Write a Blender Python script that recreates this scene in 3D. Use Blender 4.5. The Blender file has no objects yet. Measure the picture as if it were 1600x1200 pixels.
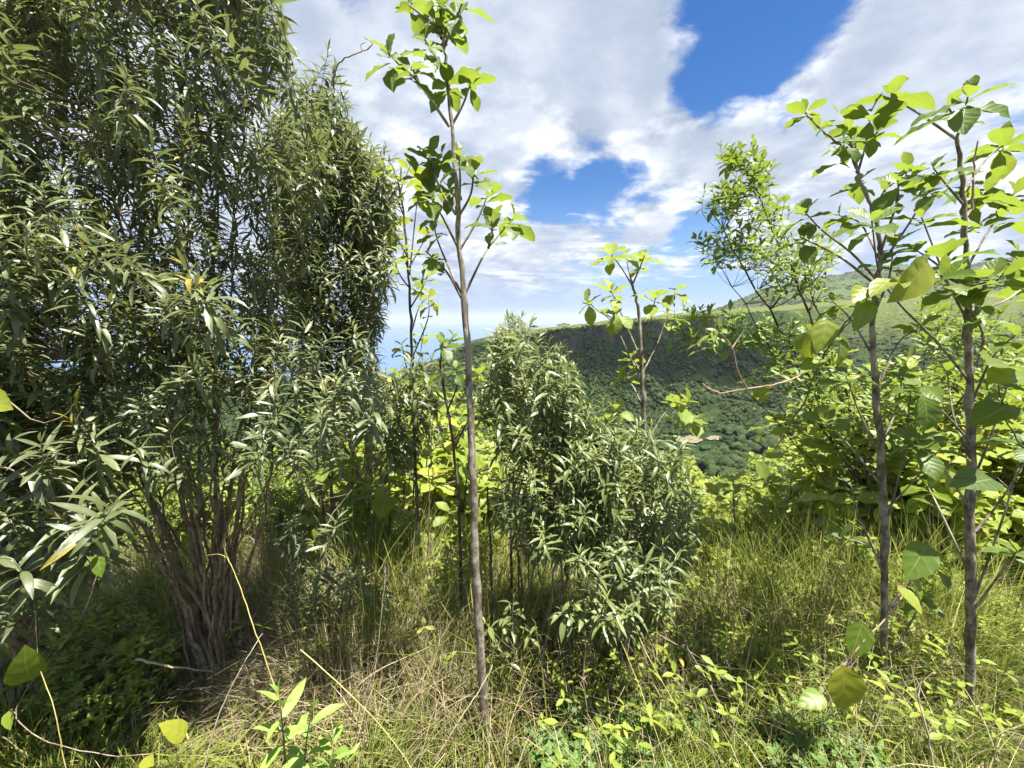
import bpy, bmesh, math, random
import numpy as np
from math import radians as R, sin, cos, pi
from mathutils import Vector, noise as mnoise

rng = np.random.default_rng(11)
random.seed(11)
S = bpy.context.scene
COL = S.collection

# ------------------------------------------------------------------ camera
CAM_H, PITCH, FPX = 1.70, R(9.1), 622.2      # FPX: focal length in pixels of a 1600 px wide picture
cam = bpy.data.cameras.new('camera')
cam.sensor_width = 36.0
cam.lens = 36.0 * FPX / 1600
cam.clip_start, cam.clip_end = 0.05, 120000
cam_o = bpy.data.objects.new('camera', cam)
COL.objects.link(cam_o)
cam_o.location = (0, 0, CAM_H)
cam_o.rotation_euler = (pi / 2 - PITCH, 0, 0)
S.camera = cam_o

# ------------------------------------------------------------------ light
SUN_EL, SUN_AZ = R(74), R(128)               # azimuth measured from the view direction (+Y), negative = left
S.view_settings.view_transform = 'Standard'
S.view_settings.look = 'None'
S.view_settings.exposure = 1.86
S.view_settings.gamma = 1.0
sun = bpy.data.lights.new('sun', 'SUN')
sun.energy = 4.7
sun.angle = R(0.5)
sun.color = (1.0, 0.955, 0.88)
sun_o = bpy.data.objects.new('sun', sun)
COL.objects.link(sun_o)
sd = Vector((sin(SUN_AZ) * cos(SUN_EL), cos(SUN_AZ) * cos(SUN_EL), sin(SUN_EL)))
sun_o.rotation_euler = (-sd).to_track_quat('-Z', 'Y').to_euler()
sun_o.location = (0, 0, 60)

# ------------------------------------------------------------------ helpers: pixels, nodes
CP, SP = cos(PITCH), sin(PITCH)


def ray(px, py):
    cx, cy = (px - 800) / FPX, (600 - py) / FPX
    return np.array((cx, CP + SP * cy, -SP + CP * cy))


def P(px, py, Y):
    """world point on the vertical plane at distance Y seen at photo pixel (px, py)"""
    d = ray(px, py)
    return np.array((0, 0, CAM_H)) + d * (Y / d[1])


def PXS(px, Y):
    return px * Y / FPX


class NT:
    """tiny node-tree helper"""
    def __init__(s, tree):
        s.t = tree
        tree.nodes.clear()

    def n(s, typ, ins=None, **kw):
        nd = s.t.nodes.new(typ)
        for k, v in kw.items():
            setattr(nd, k, v)
        for k, v in (ins or {}).items():
            if isinstance(v, bpy.types.NodeSocket):
                s.t.links.new(v, nd.inputs[k])
            else:
                nd.inputs[k].default_value = v
        return nd

    def m(s, op, a, b=0.0, c=0.0, clamp=False):
        nd = s.n('ShaderNodeMath', {0: a, 1: b, 2: c}, operation=op)
        nd.use_clamp = clamp
        return nd.outputs[0]

    def v(s, op, a, b=(0, 0, 0)):
        nd = s.n('ShaderNodeVectorMath', {0: a, 1: b}, operation=op)
        return nd.outputs['Value'] if op in ('DOT_PRODUCT', 'LENGTH') else nd.outputs[0]

    def ramp(s, fac, stops, interp='LINEAR'):
        nd = s.n('ShaderNodeValToRGB', {0: fac})
        cr = nd.color_ramp
        cr.interpolation = interp
        while len(cr.elements) < len(stops):
            cr.elements.new(0.5)
        for e, (p, c) in zip(cr.elements, stops):
            e.position = p
            e.color = tuple(c) + (1,) if len(c) == 3 else c
        return nd.outputs[0]

    def mix(s, fac, a, b, typ='MIX'):
        nd = s.n('ShaderNodeMix', data_type='RGBA', blend_type=typ)
        for sock, val in ((nd.inputs[0], fac), (nd.inputs[6], a), (nd.inputs[7], b)):
            if isinstance(val, bpy.types.NodeSocket):
                s.t.links.new(val, sock)
            else:
                sock.default_value = val if not isinstance(val, tuple) or len(val) == 4 else tuple(val) + (1,)
        return nd.outputs[2]

    def smooth(s, val, lo, hi, a=0.0, b=1.0):
        nd = s.n('ShaderNodeMapRange', {0: val, 1: lo, 2: hi, 3: a, 4: b}, interpolation_type='SMOOTHSTEP')
        return nd.outputs[0]

    def noise(s, vec, scale, detail=4.0, rough=0.55, dist=0.0, dim='3D'):
        return s.n('ShaderNodeTexNoise', {'Vector': vec, 'Scale': scale, 'Detail': detail, 'Roughness': rough,
                                          'Distortion': dist}, noise_dimensions=dim)


# ------------------------------------------------------------------ world: clear sky with broken cloud
W = bpy.data.worlds.new('World')
S.world = W
W.use_nodes = True
w = NT(W.node_tree)
tc = w.n('ShaderNodeTexCoord').outputs['Generated']
dirn = w.v('NORMALIZE', tc)
sky = w.n('ShaderNodeTexSky', sky_type='NISHITA', sun_disc=False, sun_elevation=SUN_EL,
          sun_rotation=SUN_AZ % (2 * pi), altitude=300, air_density=1.0, dust_density=0.6, ozone_density=2.5)
skyc = w.n('ShaderNodeHueSaturation', {'Hue': 0.509, 'Saturation': 1.45, 'Value': 0.53, 'Color': sky.outputs[0]}).outputs[0]
sep = w.n('ShaderNodeSeparateXYZ', {0: dirn})
zz = w.m('ADD', w.m('MAXIMUM', sep.outputs[2], 0.0), 0.16)
inv = w.m('DIVIDE', 1.0, zz)
q = w.n('ShaderNodeCombineXYZ', {0: w.m('MULTIPLY', sep.outputs[0], inv), 1: w.m('MULTIPLY', sep.outputs[1], inv), 2: 0.0}).outputs[0]


def cloud_noise(vec):
    a = w.noise(vec, 0.95, 9.0, 0.56, 0.45).outputs[0]
    b = w.noise(w.v('ADD', vec, (7.3, 2.1, 4.0)), 3.4, 6.0, 0.6, 0.3).outputs[0]
    return w.m('ADD', w.m('MULTIPLY', a, 0.7), w.m('MULTIPLY', b, 0.3))


cn = cloud_noise(q)
cn2 = cloud_noise(w.v('ADD', q, (-0.10, 0.07, 0.0)))      # same field a step towards the sun
# where the openings and the thick banks of cloud are, as directions in the sky
field = w.m('ADD', 0.47, w.m('MULTIPLY', w.m('SUBTRACT', cn, 0.5), 1.9))
for (px, py, rad, amt) in [(1190, 40, 110, -0.34), (1110, 160, 62, -0.24), (1215, 120, 85, -0.22), (1060, 168, 34, -0.12), (890, 262, 60, -0.26), (970, 292, 56, -0.24),
                           (1085, 322, 50, -0.30), (840, 300, 46, -0.22), (1090, 415, 70, -0.22), (870, 330, 40, -0.2), (1500, 225, 60, -0.14), (1570, 190, 60, -0.10), (1210, -120, 120, -0.25),
                           (15, 70, 60, -0.20), (150, 60, 200, 0.15), (330, 250, 200, 0.2), (1385, 20, 95, 0.34), (930, 90, 170, 0.18), (1000, 50, 95, 0.30), (1110, 222, 62, 0.34), (1200, 215, 70, 0.22), (1010, 205, 60, 0.2), (640, 250, 240, 0.16), (1010, 332, 48, 0.30), (1270, 255, 120, 0.24), (1120, 240, 70, 0.22),
                           (1050, 365, 50, 0.22), (1450, 90, 130, 0.20), (1560, 60, 130, 0.16), (760, 420, 150, 0.14), (560, 80, 170, 0.14), (920, 200, 60, 0.14), (1450, 330, 120, 0.18), (900, 370, 80, 0.10)]:
    d = Vector(ray(px, py)).normalized()
    ang = math.atan(rad / FPX) * (0.55 + 0.45 * d.y)
    dp = w.v('DOT_PRODUCT', dirn, tuple(d))
    blob = w.smooth(dp, cos(ang * 1.35), cos(ang * 0.25), 0.0, amt)
    field = w.m('ADD', field, blob)
fray = w.noise(w.v('ADD', q, (1.7, 9.2, 2.0)), 7.5, 8.0, 0.62, 0.6).outputs[0]
field = w.m('ADD', field, w.m('MULTIPLY', w.m('SUBTRACT', fray, 0.5), 0.60))
cover = w.smooth(field, 0.34, 0.68)
lit = w.m('ADD', 0.5, w.m('MULTIPLY', w.m('SUBTRACT', cn, cn2), 8.5), clamp=True)
thick = w.smooth(w.m('ADD', w.noise(w.v('ADD', q, (3.1, 5.5, 1.0)), 1.9, 5.0, 0.55, 0.4).outputs[0], w.m('MULTIPLY', w.m('SUBTRACT', field, 0.6), 0.4)), 0.42, 0.66)
ccol = w.ramp(lit, [(0.0, (1.6, 1.85, 2.3)), (0.40, (2.6, 2.8, 3.15)), (0.68, (3.7, 3.8, 3.9)), (1.0, (4.5, 4.5, 4.5))])
cdark = w.mix(w.m('MULTIPLY', thick, 0.72), ccol, (1.7, 2.0, 2.5, 1))
low = w.smooth(sep.outputs[2], -0.02, 0.30)
hazec = w.ramp(low, [(0.0, (0.70, 1.15, 2.1)), (0.35, (1.05, 1.5, 2.4)), (1.0, (1.9, 2.25, 2.95))])
cfin = w.mix(w.smooth(sep.outputs[2], -0.03, 0.17), hazec, cdark)
skyc = w.mix(w.smooth(sep.outputs[2], 0.03, 0.30, 0.9, 0.0), skyc, (0.95, 1.8, 3.3, 1))
tot = w.mix(cover, skyc, cfin)
tot = w.mix(w.smooth(sep.outputs[2], -0.01, 0.07, 0.9, 0.0), tot, hazec)
bg = w.n('ShaderNodeBackground', {'Color': tot, 'Strength': 0.083})
w.t.links.new(bg.outputs[0], w.n('ShaderNodeOutputWorld').inputs[0])


# ------------------------------------------------------------------ materials
def new_mat(name):
    m = bpy.data.materials.new(name)
    m.use_nodes = True
    return m, NT(m.node_tree)


def finish(t, shader, disp=None):
    o = t.n('ShaderNodeOutputMaterial')
    t.t.links.new(shader, o.inputs[0])


def leaf_mat(name, stops, under, trans, tcol, rough=0.42, spec=0.5, rib=(0.30, 0.36, 0.12), ribw=0.04, veins=7.0):
    """leaf: tint varies from leaf to leaf, pale midrib and side veins, paler underside, light passes through"""
    m, t = new_mat(name)
    rnd = t.n('ShaderNodeAttribute', attribute_name='rnd').outputs['Fac']
    uv = t.n('ShaderNodeUVMap').outputs[0]
    su = t.n('ShaderNodeSeparateXYZ', {0: uv})
    c = t.ramp(rnd, stops)
    off = t.m('ABSOLUTE', t.m('SUBTRACT', su.outputs[0], 0.5))
    ribm = t.smooth(off, 0.0, ribw, 0.55, 0.0)
    vv = t.m('SINE', t.m('MULTIPLY', t.m('SUBTRACT', su.outputs[1], t.m('MULTIPLY', off, 0.5)), veins * 6.283))
    veinm = t.smooth(vv, 0.75, 1.0, 0.0, 0.14)
    ob = t.n('ShaderNodeNewGeometry')
    blot = t.noise(ob.outputs['Position'], 38.0, 3.0, 0.6).outputs[0]
    c = t.mix(t.smooth(blot, 0.3, 0.75, 0.0, 0.45), c, t.mix(0.5, c, (0.15, 0.16, 0.03, 1)))
    c = t.mix(t.m('MAXIMUM', ribm, veinm), c, tuple(rib) + (1,))
    c = t.mix(ob.outputs['Backfacing'], c, t.mix(0.55, c, tuple(under) + (1,)))
    bump = t.n('ShaderNodeBump', {'Strength': 0.16, 'Distance': 0.002, 'Height': t.m('ADD', vv, t.m('MULTIPLY', ribm, -3.0))})
    p = t.n('ShaderNodeBsdfPrincipled', {'Base Color': c, 'Roughness': rough, 'Specular IOR Level': spec, 'Normal': bump.outputs[0]})
    tcn = t.mix(0.55, c, tuple(tcol) + (1,))
    tr = t.n('ShaderNodeBsdfTranslucent', {'Color': tcn})
    mx = t.n('ShaderNodeMixShader', {0: trans, 1: p.outputs[0], 2: tr.outputs[0]})
    finish(t, mx.outputs[0])
    return m


def bark_mat(name, c1, c2, c3, scale=60.0):
    m, t = new_mat(name)
    geo = t.n('ShaderNodeNewGeometry').outputs['Position']
    st = t.v('MULTIPLY', geo, (1.0, 1.0, 0.28))
    n1 = t.noise(st, scale, 6.0, 0.65)
    n2 = t.noise(geo, 13.0, 4.0, 0.6)
    c = t.ramp(n1.outputs[0], [(0.30, c1), (0.52, c2), (0.72, c3)])
    c = t.mix(t.smooth(n2.outputs[0], 0.45, 0.62, 0.0, 0.65), c, tuple(c3) + (1,))
    b = t.n('ShaderNodeBump', {'Strength': 1.0, 'Distance': 0.008, 'Height': n1.outputs[0]})
    p = t.n('ShaderNodeBsdfPrincipled', {'Base Color': c, 'Roughness': 0.85, 'Specular IOR Level': 0.2, 'Normal': b.outputs[0]})
    finish(t, p.outputs[0])
    return m


def blade_mat(name, stops, trans=0.3):
    m, t = new_mat(name)
    rnd = t.n('ShaderNodeAttribute', attribute_name='rnd').outputs['Fac']
    c = t.ramp(rnd, stops)
    p = t.n('ShaderNodeBsdfPrincipled', {'Base Color': c, 'Roughness': 0.6, 'Specular IOR Level': 0.3})
    tr = t.n('ShaderNodeBsdfTranslucent', {'Color': c})
    mx = t.n('ShaderNodeMixShader', {0: trans, 1: p.outputs[0], 2: tr.outputs[0]})
    finish(t, mx.outputs[0])
    return m


M = {}
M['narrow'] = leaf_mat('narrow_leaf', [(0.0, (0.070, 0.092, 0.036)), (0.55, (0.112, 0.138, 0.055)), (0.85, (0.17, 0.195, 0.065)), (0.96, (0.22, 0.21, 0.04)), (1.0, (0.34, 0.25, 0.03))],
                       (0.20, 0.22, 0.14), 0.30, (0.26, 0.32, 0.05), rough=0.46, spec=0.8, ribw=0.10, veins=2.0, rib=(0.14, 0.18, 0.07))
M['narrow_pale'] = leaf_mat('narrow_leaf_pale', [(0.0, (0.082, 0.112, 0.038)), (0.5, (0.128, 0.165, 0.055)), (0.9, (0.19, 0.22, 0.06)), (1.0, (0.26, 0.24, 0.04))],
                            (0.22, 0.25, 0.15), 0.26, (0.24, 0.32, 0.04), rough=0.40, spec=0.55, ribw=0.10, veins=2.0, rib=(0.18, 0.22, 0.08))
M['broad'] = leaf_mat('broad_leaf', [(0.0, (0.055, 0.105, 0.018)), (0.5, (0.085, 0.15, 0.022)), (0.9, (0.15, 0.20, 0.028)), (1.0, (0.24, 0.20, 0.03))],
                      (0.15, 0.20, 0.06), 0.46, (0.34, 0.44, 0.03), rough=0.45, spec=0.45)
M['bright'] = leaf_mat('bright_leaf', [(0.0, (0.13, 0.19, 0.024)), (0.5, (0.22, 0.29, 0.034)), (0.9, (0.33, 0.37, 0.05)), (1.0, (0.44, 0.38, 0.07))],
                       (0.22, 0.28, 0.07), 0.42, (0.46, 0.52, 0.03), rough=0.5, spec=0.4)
M['small'] = leaf_mat('small_leaf', [(0.0, (0.085, 0.14, 0.020)), (0.5, (0.15, 0.22, 0.03)), (1.0, (0.28, 0.33, 0.04))],
                      (0.17, 0.22, 0.06), 0.38, (0.28, 0.38, 0.02), rough=0.42, spec=0.5)
M['vine'] = leaf_mat('vine_leaf', [(0.0, (0.08, 0.15, 0.015)), (0.6, (0.15, 0.23, 0.02)), (1.0, (0.30, 0.32, 0.03))],
                     (0.18, 0.24, 0.06), 0.45, (0.40, 0.44, 0.02), rough=0.42, spec=0.5, ribw=0.03, veins=4.0, rib=(0.36, 0.40, 0.12))
M['seedling'] = leaf_mat('seedling_leaf', [(0.0, (0.20, 0.33, 0.06)), (1.0, (0.30, 0.44, 0.09))], (0.26, 0.34, 0.16), 0.33, (0.32, 0.46, 0.04),
                         rough=0.5, spec=0.4, ribw=0.06, veins=2.0, rib=(0.12, 0.22, 0.05))
M['clover'] = leaf_mat('ground_leaf', [(0.0, (0.055, 0.13, 0.03)), (0.6, (0.10, 0.20, 0.05)), (1.0, (0.22, 0.30, 0.06))], (0.15, 0.22, 0.1), 0.3,
                       (0.22, 0.36, 0.03), rough=0.5, spec=0.35)
M['bark_brown'] = bark_mat('brown_bark', (0.075, 0.052, 0.034), (0.18, 0.130, 0.085), (0.33, 0.28, 0.21))
M['bark_grey'] = bark_mat('grey_bark', (0.068, 0.056, 0.040), (0.170, 0.142, 0.100), (0.40, 0.365, 0.30))
M['bark_dark'] = bark_mat('dark_bark', (0.030, 0.024, 0.020), (0.075, 0.060, 0.045), (0.16, 0.14, 0.11))
M['twig_green'] = bark_mat('green_twig', (0.08, 0.085, 0.03), (0.13, 0.13, 0.05), (0.18, 0.16, 0.08))
M['twig_pink'] = bark_mat('pinkish_twig', (0.20, 0.11, 0.07), (0.32, 0.20, 0.14), (0.42, 0.32, 0.24))
M['twig_pale'] = bark_mat('pale_dry_twig', (0.26, 0.20, 0.13), (0.40, 0.33, 0.23), (0.52, 0.46, 0.36))
M['straw'] = bark_mat('yellow_straw', (0.30, 0.23, 0.07), (0.46, 0.37, 0.12), (0.52, 0.45, 0.20), 25)
M['dry'] = blade_mat('dry_grass_blade', [(0.0, (0.12, 0.085, 0.045)), (0.5, (0.32, 0.26, 0.14)), (1.0, (0.50, 0.43, 0.27))], 0.25)
M['green_grass'] = blade_mat('green_grass_blade', [(0.0, (0.07, 0.12, 0.018)), (0.5, (0.17, 0.22, 0.03)), (0.85, (0.30, 0.31, 0.06)), (1.0, (0.44, 0.37, 0.16))], 0.4)

# ------------------------------------------------------------------ mesh accumulation (numpy)


def unit(v):
    v = np.asarray(v, float)
    return v / (np.linalg.norm(v) + 1e-12)


def widths(kind, t):
    if kind == 'narrow':
        return 0.085 * np.sin(pi * np.clip(t, 0, 1) ** 0.85) ** 0.8
    if kind == 'broad':
        return 0.265 * np.sin(pi * t ** 1.2) ** 0.85
    if kind == 'small':
        return 0.20 * np.sin(pi * t ** 1.2) ** 0.8
    if kind == 'round':
        return 0.42 * np.sin(pi * t ** 0.95) ** 0.6
    if kind == 'heart':
        return 0.31 * np.sin(pi * t ** 0.66) ** 0.85
    if kind == 'lance':
        return 0.135 * np.sin(pi * t ** 0.85) ** 0.9
    raise KeyError(kind)


TPL = {}


def make_tpl(kind, droop, fold, seg, wave=0.0, curl=0.0, sway=0.0):
    ts = np.linspace(0, 1, seg + 1)
    verts, uvs = [], []
    ang = 0.0
    c = np.array((0.0, 0.0))
    cents = []
    for i, t in enumerate(ts):
        if i:
            ang = -droop * t
            c = c + np.array((cos(ang), sin(ang))) / seg
        cents.append((c[0], c[1], ang))
    w_ = widths(kind, np.clip(ts, 0.02, 0.98))
    w_[0] = 0.012
    w_[-1] = 0.002
    w_[-2] *= 0.9
    for i, t in enumerate(ts):
        x, z, a = cents[i]
        lift = fold * w_[i] + wave * w_[i] * sin(i * 2.1)
        lift2 = fold * w_[i] - wave * w_[i] * sin(i * 2.1 + 0.7)
        nx, nz = -sin(a), cos(a)
        tw = curl * t
        verts += [(x + nx * (lift + tw * w_[i]), w_[i], z + nz * (lift + tw * w_[i])), (x, 0, z), (x + nx * (lift2 - tw * w_[i]), -w_[i], z + nz * (lift2 - tw * w_[i]))]
        uvs += [(0.0, t), (0.5, t), (1.0, t)]
    faces = []
    for i in range(seg):
        a = i * 3
        faces += [(a + 1, a + 4, a + 3, a), (a + 2, a + 5, a + 4, a + 1)]
    va = np.array(verts)
    va[:, 1] += sway * np.repeat(ts, 3) ** 2
    return va, np.array(faces), np.array(uvs)


for k_, (dr, sw) in enumerate(((0.2, 0.05), (0.55, -0.10), (0.85, 0.10), (1.25, -0.04), (1.8, 0.14))):
    c_ = 0.15 * (k_ - 2)
    TPL['narrow%d' % k_] = make_tpl('narrow', dr, 0.35, 5, 0.0, 2 * c_, sw)
    TPL['lance%d' % k_] = make_tpl('lance', dr * 0.6, 0.45, 5, 0.1, 0.2, sw * 0.6)
    TPL['broad%d' % k_] = make_tpl('broad', dr * 0.5 + 0.05, 0.30, 9, 0.14, c_, sw * 0.8)
    TPL['small%d' % k_] = make_tpl('small', dr * 0.6, 0.28, 4, 0.1, c_, sw)
    TPL['round%d' % k_] = make_tpl('round', dr * 0.5, 0.18, 4, 0.1, 0.1, sw)
    TPL['heart%d' % k_] = make_tpl('heart', dr * 0.7, 0.28, 11, 0.06, 0.15, sw)


def mesh_from(verts, loops, starts, totals, name, mat, uv=None, rnd=None, smooth=True):
    me = bpy.data.meshes.new(name)
    me.vertices.add(len(verts))
    me.vertices.foreach_set('co', np.ascontiguousarray(verts, dtype=np.float32).ravel())
    me.loops.add(len(loops))
    me.loops.foreach_set('vertex_index', loops.astype(np.int32))
    me.polygons.add(len(starts))
    me.polygons.foreach_set('loop_start', starts.astype(np.int32))
    me.polygons.foreach_set('loop_total', totals.astype(np.int32))
    if smooth:
        me.polygons.foreach_set('use_smooth', np.ones(len(starts), dtype=bool))
    if uv is not None:
        l = me.uv_layers.new(name='UVMap')
        l.data.foreach_set('uv', uv[loops].astype(np.float32).ravel())
    if rnd is not None:
        at = me.attributes.new('rnd', 'FLOAT', 'POINT')
        at.data.foreach_set('value', rnd.astype(np.float32))
    me.update(calc_edges=True)
    if mat:
        me.materials.append(mat)
    return me


class Leaves:
    def __init__(s):
        s.d = {}
        s.count = 0

    def add(s, tpl, p, d, up, scale, rnd):
        s.d.setdefault(tpl, []).append((p[0], p[1], p[2], d[0], d[1], d[2], up[0], up[1], up[2], scale, rnd))
        s.count += 1

    def mesh(s, name, mat, origin=(0, 0, 0)):
        V, F, U, Rn = [], [], [], []
        off = 0
        for tpl, rows in s.d.items():
            tv, tf, tu = TPL[tpl]
            a = np.array(rows)
            d = a[:, 3:6]
            d /= np.linalg.norm(d, axis=1)[:, None] + 1e-9
            side = np.cross(a[:, 6:9], d)
            side /= np.linalg.norm(side, axis=1)[:, None] + 1e-9
            z = np.cross(d, side)
            sc = a[:, 9][:, None, None]
            v = (tv[None, :, 0:1] * d[:, None, :] + tv[None, :, 1:2] * side[:, None, :] + tv[None, :, 2:3] * z[:, None, :]) * sc
            v += a[:, None, 0:3]
            n, k = len(a), len(tv)
            V.append(v.reshape(-1, 3))
            F.append((tf[None] + (np.arange(n) * k)[:, None, None] + off).reshape(-1, 4))
            U.append(np.tile(tu, (n, 1)))
            Rn.append(np.repeat(a[:, 10], k))
            off += n * k
        V = np.concatenate(V) - np.asarray(origin)
        F = np.concatenate(F)
        return mesh_from(V, F.ravel(), np.arange(len(F)) * 4, np.full(len(F), 4), name, mat, np.concatenate(U), np.concatenate(Rn))


def spline(pts, n=4):
    """Catmull-Rom through pts (rows may hold xyz + radius)"""
    p = np.asarray(pts, float)
    if len(p) < 3:
        t = np.linspace(0, 1, n + 1)[:, None]
        return p[0] * (1 - t) + p[-1] * t
    q_ = np.vstack((2 * p[0] - p[1], p, 2 * p[-1] - p[-2]))
    out = []
    for i in range(1, len(q_) - 2):
        a, b, c, d = q_[i - 1:i + 3]
        for t in np.linspace(0, 1, n, endpoint=False):
            out.append(0.5 * ((2 * b) + (-a + c) * t + (2 * a - 5 * b + 4 * c - d) * t * t + (-a + 3 * b - 3 * c + d) * t ** 3))
    out.append(p[-1])
    return np.array(out)


class Tubes:
    def __init__(s):
        s.V, s.F, s.off = [], [], 0

    def add(s, pts, radii, sides=6):
        p = np.asarray(pts, float)
        r = np.broadcast_to(np.asarray(radii, float), (len(p),))
        tg = np.gradient(p, axis=0)
        tg /= np.linalg.norm(tg, axis=1)[:, None] + 1e-12
        ref = np.array((0.31, 0.95, 0.05)) if abs(tg[:, 2]).mean() > 0.5 else np.array((0.05, 0.1, 0.99))
        e1 = np.cross(tg, ref)
        e1 /= np.linalg.norm(e1, axis=1)[:, None] + 1e-12
        e2 = np.cross(tg, e1)
        a = np.arange(sides) * 2 * pi / sides
        v = p[:, None, :] + r[:, None, None] * (np.cos(a)[None, :, None] * e1[:, None, :] + np.sin(a)[None, :, None] * e2[:, None, :])
        n = len(p)
        i = np.arange(n - 1)[:, None] * sides
        j = np.arange(sides)[None, :]
        j2 = (j + 1) % sides
        f = np.stack((i + j, i + j2, i + sides + j2, i + sides + j), axis=-1).reshape(-1, 4) + s.off
        s.V.append(v.reshape(-1, 3))
        s.F.append(f)
        s.off += n * sides

    def mesh(s, name, mat, origin=(0, 0, 0)):
        V = np.concatenate(s.V) - np.asarray(origin)
        F = np.concatenate(s.F)
        return mesh_from(V, F.ravel(), np.arange(len(F)) * 4, np.full(len(F), 4), name, mat)


def link(name, me, parent=None, loc=None):
    o = bpy.data.objects.new(name, me)
    COL.objects.link(o)
    if parent is not None:
        o.parent = parent
    if loc is not None:
        o.location = loc
    return o


def tag(o, label=None, cat=None, group=None, kind=None):
    if label:
        o['label'] = label
    if cat:
        o['category'] = cat
    if group:
        o['group'] = group
    if kind:
        o['kind'] = kind
    return o


def thing(name, label, cat, loc=(0, 0, 0), group=None):
    e = link(name, None, None, loc)
    e.empty_display_size = 0.1
    return tag(e, label, cat, group)


def copy_tree(o, parent=None):
    c = o.copy()
    COL.objects.link(c)
    c.parent = parent
    for ch in list(o.children):
        copy_tree(ch, c)
    return c


# ------------------------------------------------------------------ terrain
def ground_z(x, y):
    y = np.asarray(y, float)
    x = np.asarray(x, float)
    a = np.clip(y, -30, 5)
    z = -(0.20 * a + 0.022 * a * a * (a > 0))
    z = z - np.clip(y - 5, 0, 200) * 0.42
    bump = 0.06 * np.sin(x * 1.7 + 0.4) * np.cos(y * 1.3) + 0.04 * np.sin(x * 3.1 + y * 2.3) + 0.2 * np.sin(x * 0.31 + 1.0) * np.clip(y / 8, 0, 1)
    return z + bump


def gp(x, y):
    return np.array((x, y, float(ground_z(x, y))))


def gpx(px, Y):
    return gp((px - 800) / FPX * Y * (1.0 / 1.0), Y)


def base_at(px, py):
    """ground point seen at a photo pixel"""
    d = ray(px, py)
    lo, hi = 0.2, 60.0
    f = lambda s: CAM_H + d[2] * s - ground_z(d[0] * s, d[1] * s)
    for _ in range(60):
        mid = (lo + hi) / 2
        if f(mid) > 0:
            lo = mid
        else:
            hi = mid
    return np.array((d[0] * lo, d[1] * lo, float(ground_z(d[0] * lo, d[1] * lo))))


def grid_mesh(xyz, name, mat):
    ny, nx = xyz.shape[:2]
    i = np.arange(ny - 1)[:, None] * nx
    j = np.arange(nx - 1)[None, :]
    f = np.stack((i + j, i + j + 1, i + nx + j + 1, i + nx + j), -1).reshape(-1, 4)
    return mesh_from(xyz.reshape(-1, 3), f.ravel(), np.arange(len(f)) * 4, np.full(len(f), 4), name, mat)


m_soil, t = new_mat('soil_and_litter')
geo = t.n('ShaderNodeNewGeometry').outputs['Position']
n1 = t.noise(geo, 9.0, 8.0, 0.7)
n2 = t.noise(geo, 60.0, 4.0, 0.7)
c = t.ramp(n1.outputs[0], [(0.3, (0.045, 0.036, 0.02)), (0.5, (0.10, 0.085, 0.04)), (0.62, (0.10, 0.12, 0.03)), (0.8, (0.20, 0.16, 0.09))])
c = t.mix(t.smooth(n2.outputs[0], 0.4, 0.7, 0.0, 0.6), c, (0.05, 0.06, 0.02, 1))
b = t.n('ShaderNodeBump', {'Strength': 1.0, 'Distance': 0.03, 'Height': n2.outputs[0]})
finish(t, t.n('ShaderNodeBsdfPrincipled', {'Base Color': c, 'Roughness': 0.95, 'Specular IOR Level': 0.1, 'Normal': b.outputs[0]}).outputs[0])

xs = np.linspace(-60, 70, 200)
ys = np.concatenate((np.linspace(-14, 8, 100), np.linspace(8.3, 42, 60)))
X, Yg = np.meshgrid(xs, ys)
gx = np.stack((X, Yg, ground_z(X, Yg)), -1)
tag(link('ground', grid_mesh(gx, 'ground', m_soil)), kind='structure')

# the valley and the ridge across it
m_hill, t = new_mat('wooded_hillside')
gn = t.n('ShaderNodeNewGeometry')
geo = gn.outputs['Position']
nz = t.n('ShaderNodeSeparateXYZ', {0: gn.outputs['True Normal']}).outputs[2]
pz = t.n('ShaderNodeSeparateXYZ', {0: geo}).outputs[2]
px_ = t.n('ShaderNodeSeparateXYZ', {0: geo}).outputs[0]
big = t.noise(geo, 0.012, 6.0, 0.6).outputs[0]
fine = t.noise(geo, 0.16, 5.0, 0.65).outputs[0]
cg = t.ramp(fine, [(0.3, (0.010, 0.022, 0.008)), (0.5, (0.022, 0.042, 0.013)), (0.72, (0.045, 0.070, 0.022))])
cdry = t.ramp(fine, [(0.3, (0.060, 0.085, 0.025)), (0.55, (0.13, 0.15, 0.045)), (0.8, (0.21, 0.20, 0.075))])
right = t.smooth(px_, 420.0, 800.0)
c = t.mix(t.m('MAXIMUM', t.smooth(big, 0.52, 0.70, 0.0, 0.7), t.m('MULTIPLY', right, 0.75)), cg, cdry)
topm = t.n('ShaderNodeAttribute', attribute_name='top').outputs['Fac']
c = t.mix(topm, c, t.ramp(fine, [(0.3, (0.06, 0.085, 0.025)), (0.6, (0.13, 0.145, 0.045)), (0.8, (0.21, 0.20, 0.07))]))
rock_n = t.noise(t.v('MULTIPLY', geo, (0.35, 0.2, 0.16)), 0.45, 7.0, 0.75).outputs[0]
rock = t.ramp(rock_n, [(0.3, (0.016, 0.020, 0.013)), (0.5, (0.045, 0.045, 0.034)), (0.60, (0.085, 0.074, 0.054)), (0.72, (0.20, 0.15, 0.11))])
c = t.mix(t.smooth(nz, 0.62, 0.40), c, rock)
b = t.n('ShaderNodeBump', {'Strength': 1.0, 'Distance': 4.0, 'Height': t.m('ADD', fine, rock_n)})
finish(t, t.n('ShaderNodeBsdfPrincipled', {'Base Color': c, 'Roughness': 0.95, 'Specular IOR Level': 0.05, 'Normal': b.outputs[0]}).outputs[0])

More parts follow.
